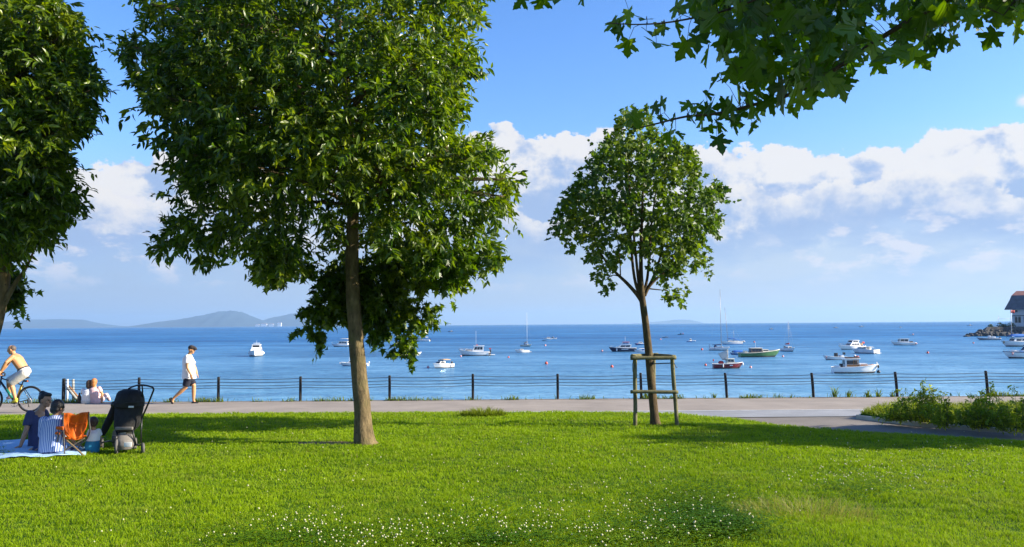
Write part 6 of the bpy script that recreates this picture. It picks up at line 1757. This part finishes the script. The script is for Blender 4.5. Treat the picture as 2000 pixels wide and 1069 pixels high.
# little white yacht right of the green launch
b = Boat('sailing_yacht', 'little white sailing yacht seen end on, with a red stripe of cloth by its mast', 1540, 686.5, 5.6, 285, B=2.0, fb=.75, fbow=1.1, band=M_DARKB, W=21); b.cabin(-.9, 1.1, 1.4, .5, sf=.8, win=2); b.mast(.3, b.px(60) - .9, .04, boom=1.9, cover=M_REDC); b.box('helm_seat', (-1.6, 0, 1.1), (.4, .6, .6), M_BLACK)
# cluster on the right
b = Boat('motor_yacht', 'white flybridge yacht at the back of the cluster above the cabin launch', 1662, 683, 9.6, 200, B=3.3, fb=1.0, fbow=1.4, band=M_GREYR, full=1.8, W=62)
c, z = b.cabin(-2.6, 1.6, 2.7, 1.0, sf=1.0, win=3); c, z = b.cabin(-2.2, .6, 2.4, .85, z=z - .03, sf=.8, win=2, roof=M_WHITE, over=.25); b.box('cockpit_seat', (-3.6, 0, 1.6), (.7, 1.8, .7), M_TAN); b.flag(-4.4, 1.0, M_REDC, .9, .6, staff=1.4); b.platform(.9); b.bowrail(.55, .5)
b = Boat('cruiser', 'white cruiser showing its sunlit stern at the right of the cluster', 1688, 690.5, 7.4, 120, B=2.7, fb=1.05, fbow=1.2, transom=.92, band=M_GREYR, W=42); b.cabin(-1.4, 1.8, 2.1, .6, sf=1.0, win=2); b.canopy(-2.2, -.2, 2.1, 1.0, .75, M_CREAM); b.platform(.6); b.fender(.05, -1, M_TAN, .14)
b = Boat('runabout', 'grey white open boat with dark console at the left of the cluster', 1632, 703, 5.6, 182, B=2.1, fb=.6, fbow=.95, hull=M_WHITE, band=M_GREYR, W=50); b.box('console', (-.1, 0, 1.05), (.6, .7, .9), M_BLACK); b.seatbox(-1.2, (.6, 1.4, .5), M_WHITE); b.box('windscreen', (-1.9, 0, 1.35), (.08, 1.3, .55), M_GLASS); b.fender(.9, 1, M_PINK, .13)
# cabin launch in front
b = Boat('launch', 'white launch with a varnished wood and glass cabin, nearest the fence on the right', 1671, 729, 6.3, 354, B=2.2, fb=.85, fbow=1.25, band=M_DARKB, full=2.5, rake=.12, W=88)
c, z = b.cabin(-1.6, .35, 1.7, 1.15, mat=M_WHITE, sf=.08, sb=.03, win=1, wy=(.38, .86), front=True)
m_ = MB()
for sg in (-1, 1):
    for x in (-.45, -.12, .22): m_.box((x, sg * .79, b.zat(0) + .62), (.06, .06, .58))
    m_.box((-.12, sg * .79, b.zat(0) + .90), (.74, .062, .06)); m_.box((-.55, sg * .845, b.zat(0) + .18), (1.7, .04, .28))
b.part('wood_frame', m_, M_VARN, c); b.box('roof', (-.65, 0, z + .05), (2.3, 1.75, .09), M_WHITE, c); b.box('roof_dinghy', (-.4, 0, z + .20), (1.9, .9, .2), M_BROWN, bevel=.08); b.part('life_ring', MB().tube([(.3 + .2 * cos(w), .2 * sin(w), z + .38) for w in np.linspace(0, 2 * pi, 13)[:-1]], .06, 6, closed=True), M_ORANGE)
b.part('fender', MB().ell((.05, .3, z + .45), (.2, .14, .16), None, 8, 6), M_WHITE)
b.cabin(.4, 1.7, 1.5, .42, mat=M_WHITE, sf=.6, win=1, wy=(.3, .7), front=False, wmat=M_VARN); b.part('toe_rail', MB().tube([(x, -b.edge(x / b.L + .5)[0] * .92, b.zat(x) + .12) for x in np.linspace(.3, 2.3, 8)], .04, 5), M_VARN); b.box('stern_bench', (-2.5, 0, .95), (.5, 1.5, .25), M_WHITE); b.fender(.99, -1, M_BLACK, .14); b.box('tiller_box', (-1.95, 0, 1.1), (.4, .5, .5), M_BLACK)
b.part('bow_post', MB().tube([(2.95, 0, 1.1), (2.95, 0, 1.55)], .06, 6), M_WHITE)
b = Boat('cabin_boat', 'white cabin cruiser with dark windows alone right of the cluster, bow to the left', 1764, 674.5, 7.6, 176, B=2.7, fb=.85, fbow=1.2, hull=M_WHITE, band=M_GREYR, W=46); b.cabin(-1.6, 1.6, 2.0, 1.15, sf=.35, win=2, wy=(.35, .92), roof=M_CREAM); b.box('hatch', (-2.6, 0, 1.1), (.6, 1.4, .35), M_BROWN); b.fender(.03, 1, M_PINK, .35); b.bowrail()
b = Boat('dinghy', 'tiny far dinghy with a pale float, above the lone cabin cruiser', 1779, 655, 7.0, 180, fb=.35, fbow=.6, hull=M_DARKB, deck=M_GREYR, W=11); b.part('float', MB().ell((-2.6, 0, 1.1), (1.0, .8, .75), None, 8, 6), M_PINK)
b = Boat('rib_boat', 'long grey inflatable boat below the point of the breakwater', 1930, 664.5, 7.4, 178, B=2.2, fb=.6, fbow=.85, hull=M_GREYR, deck=M_DARKB, rail=M_WHITE, W=44); b.box('console', (-.4, 0, 1.0), (.7, .8, .9), M_WHITE); b.seatbox(-1.5, (1.2, 1.3, .6), M_WHITE); b.outboard()
b = Boat('sailing_yacht', 'white yacht with a bright blue sail cover, cut by the right edge of the view', 1995, 677, 8.8, 183, B=2.9, fb=.95, fbow=1.25, band=M_DARKB, W=82); b.cabin(-2.4, 2.2, 2.1, .8, sf=.4, win=3, wy=(.3, .8), roof=M_CREAM); b.mast(2.0, b.px(70) - 1.0, .07, boom=2.8, stays=False, spread=False); b.canopy(-1.2, 2.6, 2.0, 1.7, .95, M_BLUE, sag=.35, drop=.2); b.fender(.96, 1, M_TAN, .18); b.flag(2.15, b.px(70) - .6, M_REDC, .9, .6, staff=.7)
b = Boat('motor_boat', 'white motor boat with a dark stripe in front of the blue covered yacht', 2006, 700, 8.0, 181, B=2.6, fb=.9, fbow=1.15, hull=M_WHITE, rail=M_DKBLUE, band=M_DARKB, W=94); b.cabin(-2.4, 1.0, 2.0, 1.2, sf=.9, win=2, wy=(.4, .85), roof=M_DKBLUE); b.box('hatch', (2.0, 0, 1.2), (.8, .9, .22), M_WHITE); b.fender(.86, 1, M_PINK, .14); b.bowrail(.65, .3)
for px, py, L_, lab in [(1506, 643.5, 11, 'tiny far white boat above the green launch'), (1632, 641, 11, 'tiny far boat on the horizon above the runabout of the cluster'), (1682, 639, 12, 'tiny far boat on the horizon right of the flybridge yacht'), (1894, 636.5, 12, 'tiny far boat just left of the breakwater'), (1758, 640.5, 7, 'tiny pale speck of a boat near the horizon above the lone cabin cruiser')]:
    b = Boat('motor_boat', lab, px, py, L_, 180, fb=.7, fbow=1.3, hull=M_DARKB if L_ > 8 else M_WHITE, rail=M_WHITE, W=L_ - 1); b.cabin(-2.2, 1.0, 2.6, 2.2, sf=.4, win=1)

# ------------------------------------------------------------------ buoys
def buoy(px, py, r, mat, lab):
    r *= 0.85
    p = S(px, py + 0.0)
    o = empty('mooring_buoy', (p.x, p.y, SEA)); tag(o, lab, 'buoy', 'mooring buoys floating among the boats')
    MB().ell((0, 0, r * .55), (r, r, r * 1.02), None, 12, 8).build('float', mat, o)
    MB().tube([(0, 0, r * 1.5), (0, 0, r * 1.75)], r * .16, 6).tube([(r * .2 * cos(w), 0, r * 1.95 + r * .2 * sin(w)) for w in np.linspace(0, 2 * pi, 9)[:-1]], r * .06, 5, closed=True).build('ring', M_BLACK, o)
for a in [(1067, 711.5, .30, M_ORANGE, 'red buoy in open water right of the small yacht, biggest of the buoys'), (1195, 718, .26, M_ORANGE, 'red and pale buoy near the fence below the navy yacht'), (1065, 676, .34, M_PINK, 'pale pink buoy below the two touching far boats'),
          (1176, 687, .30, M_PINK, 'pale pink buoy just left of the navy yacht'), (1371, 684, .32, M_ORANGE, 'orange buoy just left of the tall white yacht'), (1378, 714.5, .22, M_ORANGE, 'small red buoy just left of the red fishing boat'), (1473, 669, .32, M_ORANGE, 'orange buoy above the green launch'),
          (1812, 690.5, .28, M_ORANGE, 'red buoy alone right of the cluster of boats'), (1901, 671, .26, M_ORANGE, 'small red buoy left of the long grey inflatable'), (836, 719, .24, M_PINK, 'pale pink buoy just left of the tan topped boat'), (1466, 719, .22, M_PINK, 'pale pink buoy right of the red fishing boat'),
          (1529, 697.5, .24, M_PINK, 'pale pink buoy just off the bow of the green launch'), (993, 699, .22, M_ORANGE, 'small red buoy below the white runabout'), (1290, 664, .36, M_PINK, 'pale buoy just left of the dark dinghy by the trunk'), (1716, 728.5, .26, M_BLACK, 'black buoy at the bow of the varnished cabin launch'),
          (900, 697, .22, M_PINK, 'pale buoy under the bow of the wheelhouse boat')]:
    buoy(*a)

# ------------------------------------------------------------------ breakwater and the house on it
M_ROCK = pbr('breakwater_rock', (0.055, 0.055, 0.055), 0.95, 0.4, 0.4, bump=0.8, bscale=1.5)
YB = 350.0
w0 = P(1900, 649, YB)
mb = MB()
x0 = P(1899, 649, YB).x; x1 = x0 + 120
rows = []
ht = lambda u: 0.0 if u <= 0 else min(1.0, u / 9.0)
for i in range(90):
    x = x0 - 3 + (x1 - x0) * i / 89.0; u = x - x0
    k = min(1, max(0, (u + 2) / 7)); k2 = min(1, max(0, (u - 4) / 2.5))
    j = lambda s: 0.5 * sin(i * s) + 0.4 * sin(i * s * 2.3 + 1)
    rows.append([(x, YB - 3 + j(.9), SEA - 1), (x, YB - 1.5 + j(1.3), SEA + 1.2 * k + .3 * j(1.7)), (x, YB + 1.5 + j(.7), SEA + 2.0 * k + .25 * j(1.1)), (x, YB + 2.2, SEA + 2.0 * k + 1.7 * k2 + .22 * j(.8)), (x, YB + 5, SEA + 2.0 * k + 1.9 * k2 + .2 * j(1.9)), (x, YB + 50, SEA + 2.0 * k + 1.8 * k2), (x, YB + 54, SEA - 1)])
rows = [[(a * b_ / YB, b_, c) for a, b_, c in r] for r in rows]
mb.grid(rows, smooth=False)
r2 = np.random.default_rng(3)
for i in range(170):
    x = x0 + r2.random() * 70 - 1; y = YB - 3 + r2.random() * 5.5; u = x - x0
    z = SEA + (0.2 + 0.42 * (y - YB + 3)) * min(1, (u + 2.5) / 6); s = .5 + .6 * r2.random()
    rot = Matrix.Rotation(r2.random() * 3, 3, 'Z') @ Matrix.Rotation(r2.random() * 3, 3, 'X')
    mb.ell((x, y, z), (s * 1.25, s, s * .8), rot, 6, 4, smooth=False)
tag(mb.build('rocky_shore', M_ROCK), kind='structure')
p = P(1888, 648.5, YB - 8); mb = MB().ell((0, 0, .1), (1.5, 1.0, .55), None, 7, 5, smooth=False).ell((.9, .2, .1), (.9, .7, .4), None, 6, 4, smooth=False)
o = mb.build('rock', M_ROCK); o.location = (p.x, p.y, SEA); tag(o, 'single dark rock in the water off the tip of the breakwater', 'rock')
M_HOUSEW = pbr('pale_house_wall', (0.52, 0.53, 0.54), 0.85, 0.08, 0.3, dirt=0.2)
M_SLATE = pbr('slate_roof', (0.075, 0.08, 0.095), 0.8, 0.25, 0.8)
M_TILE = pbr('red_tile_roof', (0.28, 0.12, 0.09), 0.85, 0.25, 0.8)
gz = SEA + 3.9
hb = P(1978, 634, YB + 10)
root = empty('waterside_house', (hb.x, YB + 10, gz), -math.atan(978 / F)); tag(root, 'tall house with a steep grey roof on the breakwater at the right edge', 'house')
hx = lambda px: P(px, 600, YB + 10).x - hb.x
hzz = lambda py: P(1980, py, YB + 10).z - gz
W1 = hx(2060)
MB().box((W1 / 2, 6.5, hzz(604) / 2), (W1, 13, hzz(604))).build('wall', M_HOUSEW, root)
zE, zK, zT = hzz(604.5), hzz(587), hzz(568)
# steep roof: flared eaves, hipped near end with a small gable at the top
xe, xk, xt = hx(1963.5), hx(1972.5), hx(1976.5)
ov = hx(1978) - xe
rows = [[(xe, -ov, zE), (W1 + ov, -ov, zE), (W1 + ov, 13 + ov, zE), (xe, 13 + ov, zE)],
        [(xk, 1.0, zK), (W1 - 1, 1.0, zK), (W1 - 1, 12.0, zK), (xk, 12.0, zK)],
        [(xt, 2.6, hzz(577)), (W1 - 3, 2.6, hzz(577)), (W1 - 3, 10.4, hzz(577)), (xt, 10.4, hzz(577))]]
m_ = MB().grid(rows, smooth=False, closed=True); m_.add(rows[0], [(0, 1, 2, 3)]); m_.build('roof', M_SLATE, root)
xr = hx(1985)
m_ = MB().add([(xt, 2.6, hzz(577)), (W1 - 3, 2.6, hzz(577)), (W1 - 3, 10.4, hzz(577)), (xt, 10.4, hzz(577)), (xr, 6.5, zT), (W1 - 5, 6.5, zT)], [(0, 1, 5, 4), (2, 3, 4, 5), (3, 0, 4), (1, 2, 5)]); m_.build('roof_top', M_TILE, root)
for k in range(6):
    x = 2.0 + k * 3.3
    f = MB().box((x, -.03, hzz(624)), (2.2, .12, 3.0)).build('window', M_GLASS, root); MB().box((x, -.11, hzz(624)), (.14, .08, 3.0)).box((x, -.11, hzz(619)), (2.3, .08, .14)).build('frame', M_WHITE, f)
MB().box((W1 / 2, -.12, hzz(617)), (W1 + .3, .3, .35)).build('balcony_band', M_SLATE, root)
for k in range(2):
    f = MB().box((-.03, 3.5 + k * 5, hzz(622)), (.12, 2.0, 3.0)).build('window', M_GLASS, root); MB().box((-.10, 3.5 + k * 5, hzz(622)), (.08, .14, 3.0)).build('frame', M_WHITE, f)
MB().box((1.2, -.05, hzz(608)), (1.6, .14, 1.0)).build('sign_panel', M_SLATE, root)
# mast with a yard on the breakwater
p = P(1951, 632, YB + 4); root = empty('signal_mast', (p.x, YB + 4, SEA + 3.7)); tag(root, 'thin signal mast with a long yard on the breakwater left of the house', 'mast')
MB().tube([(0, 0, 0), (0, 0, 5.0)], [.09, .05], 6).build('pole', M_ALU, root); MB().tube([(-.8, 0, 3.6), (5.3, 0, 3.7)], .05, 5).build('yard', M_ALU, root); MB().tube([(-2.0, 0, 0), (0, 0, 4.6)], .03, 4).build('stay', M_ALU, root)
p = P(1945, 632, YB + 4)
M_SHRUB = leaf_mat('far_shrub_leaf', (0.02, 0.05, 0.012), (0.05, 0.09, 0.02), (1.5, 1.5, .6, 1))
for px, h, lab in [(1934, 1.3, 'small dark shrub near the tip of the breakwater'), (1953, 2.0, 'rounder dark shrub at the foot of the signal mast'), (1962, 1.3, 'low shrub between the signal mast and the house'), (1974, 2.2, 'shrub against the house wall on the breakwater')]:
    p = P(px, 632, YB + 5); root = empty('shrub', (p.x, YB + 5, SEA + 3.6)); tag(root, lab, 'shrub')
    q, d = blob_points([(0, 0, h * .5, h * .55), (h * .4, 0, h * .35, h * .4)], 160)
    link('foliage', leaves_mesh('foliage', q, d + rand_dir(160) * .5, rand_dir(160), np.full(160, .45), OVAL), M_SHRUB, root)
    MB().tube([(0, 0, 0), (0, 0, h * .5)], .06, 5).build('stem', M_BARK2, root)
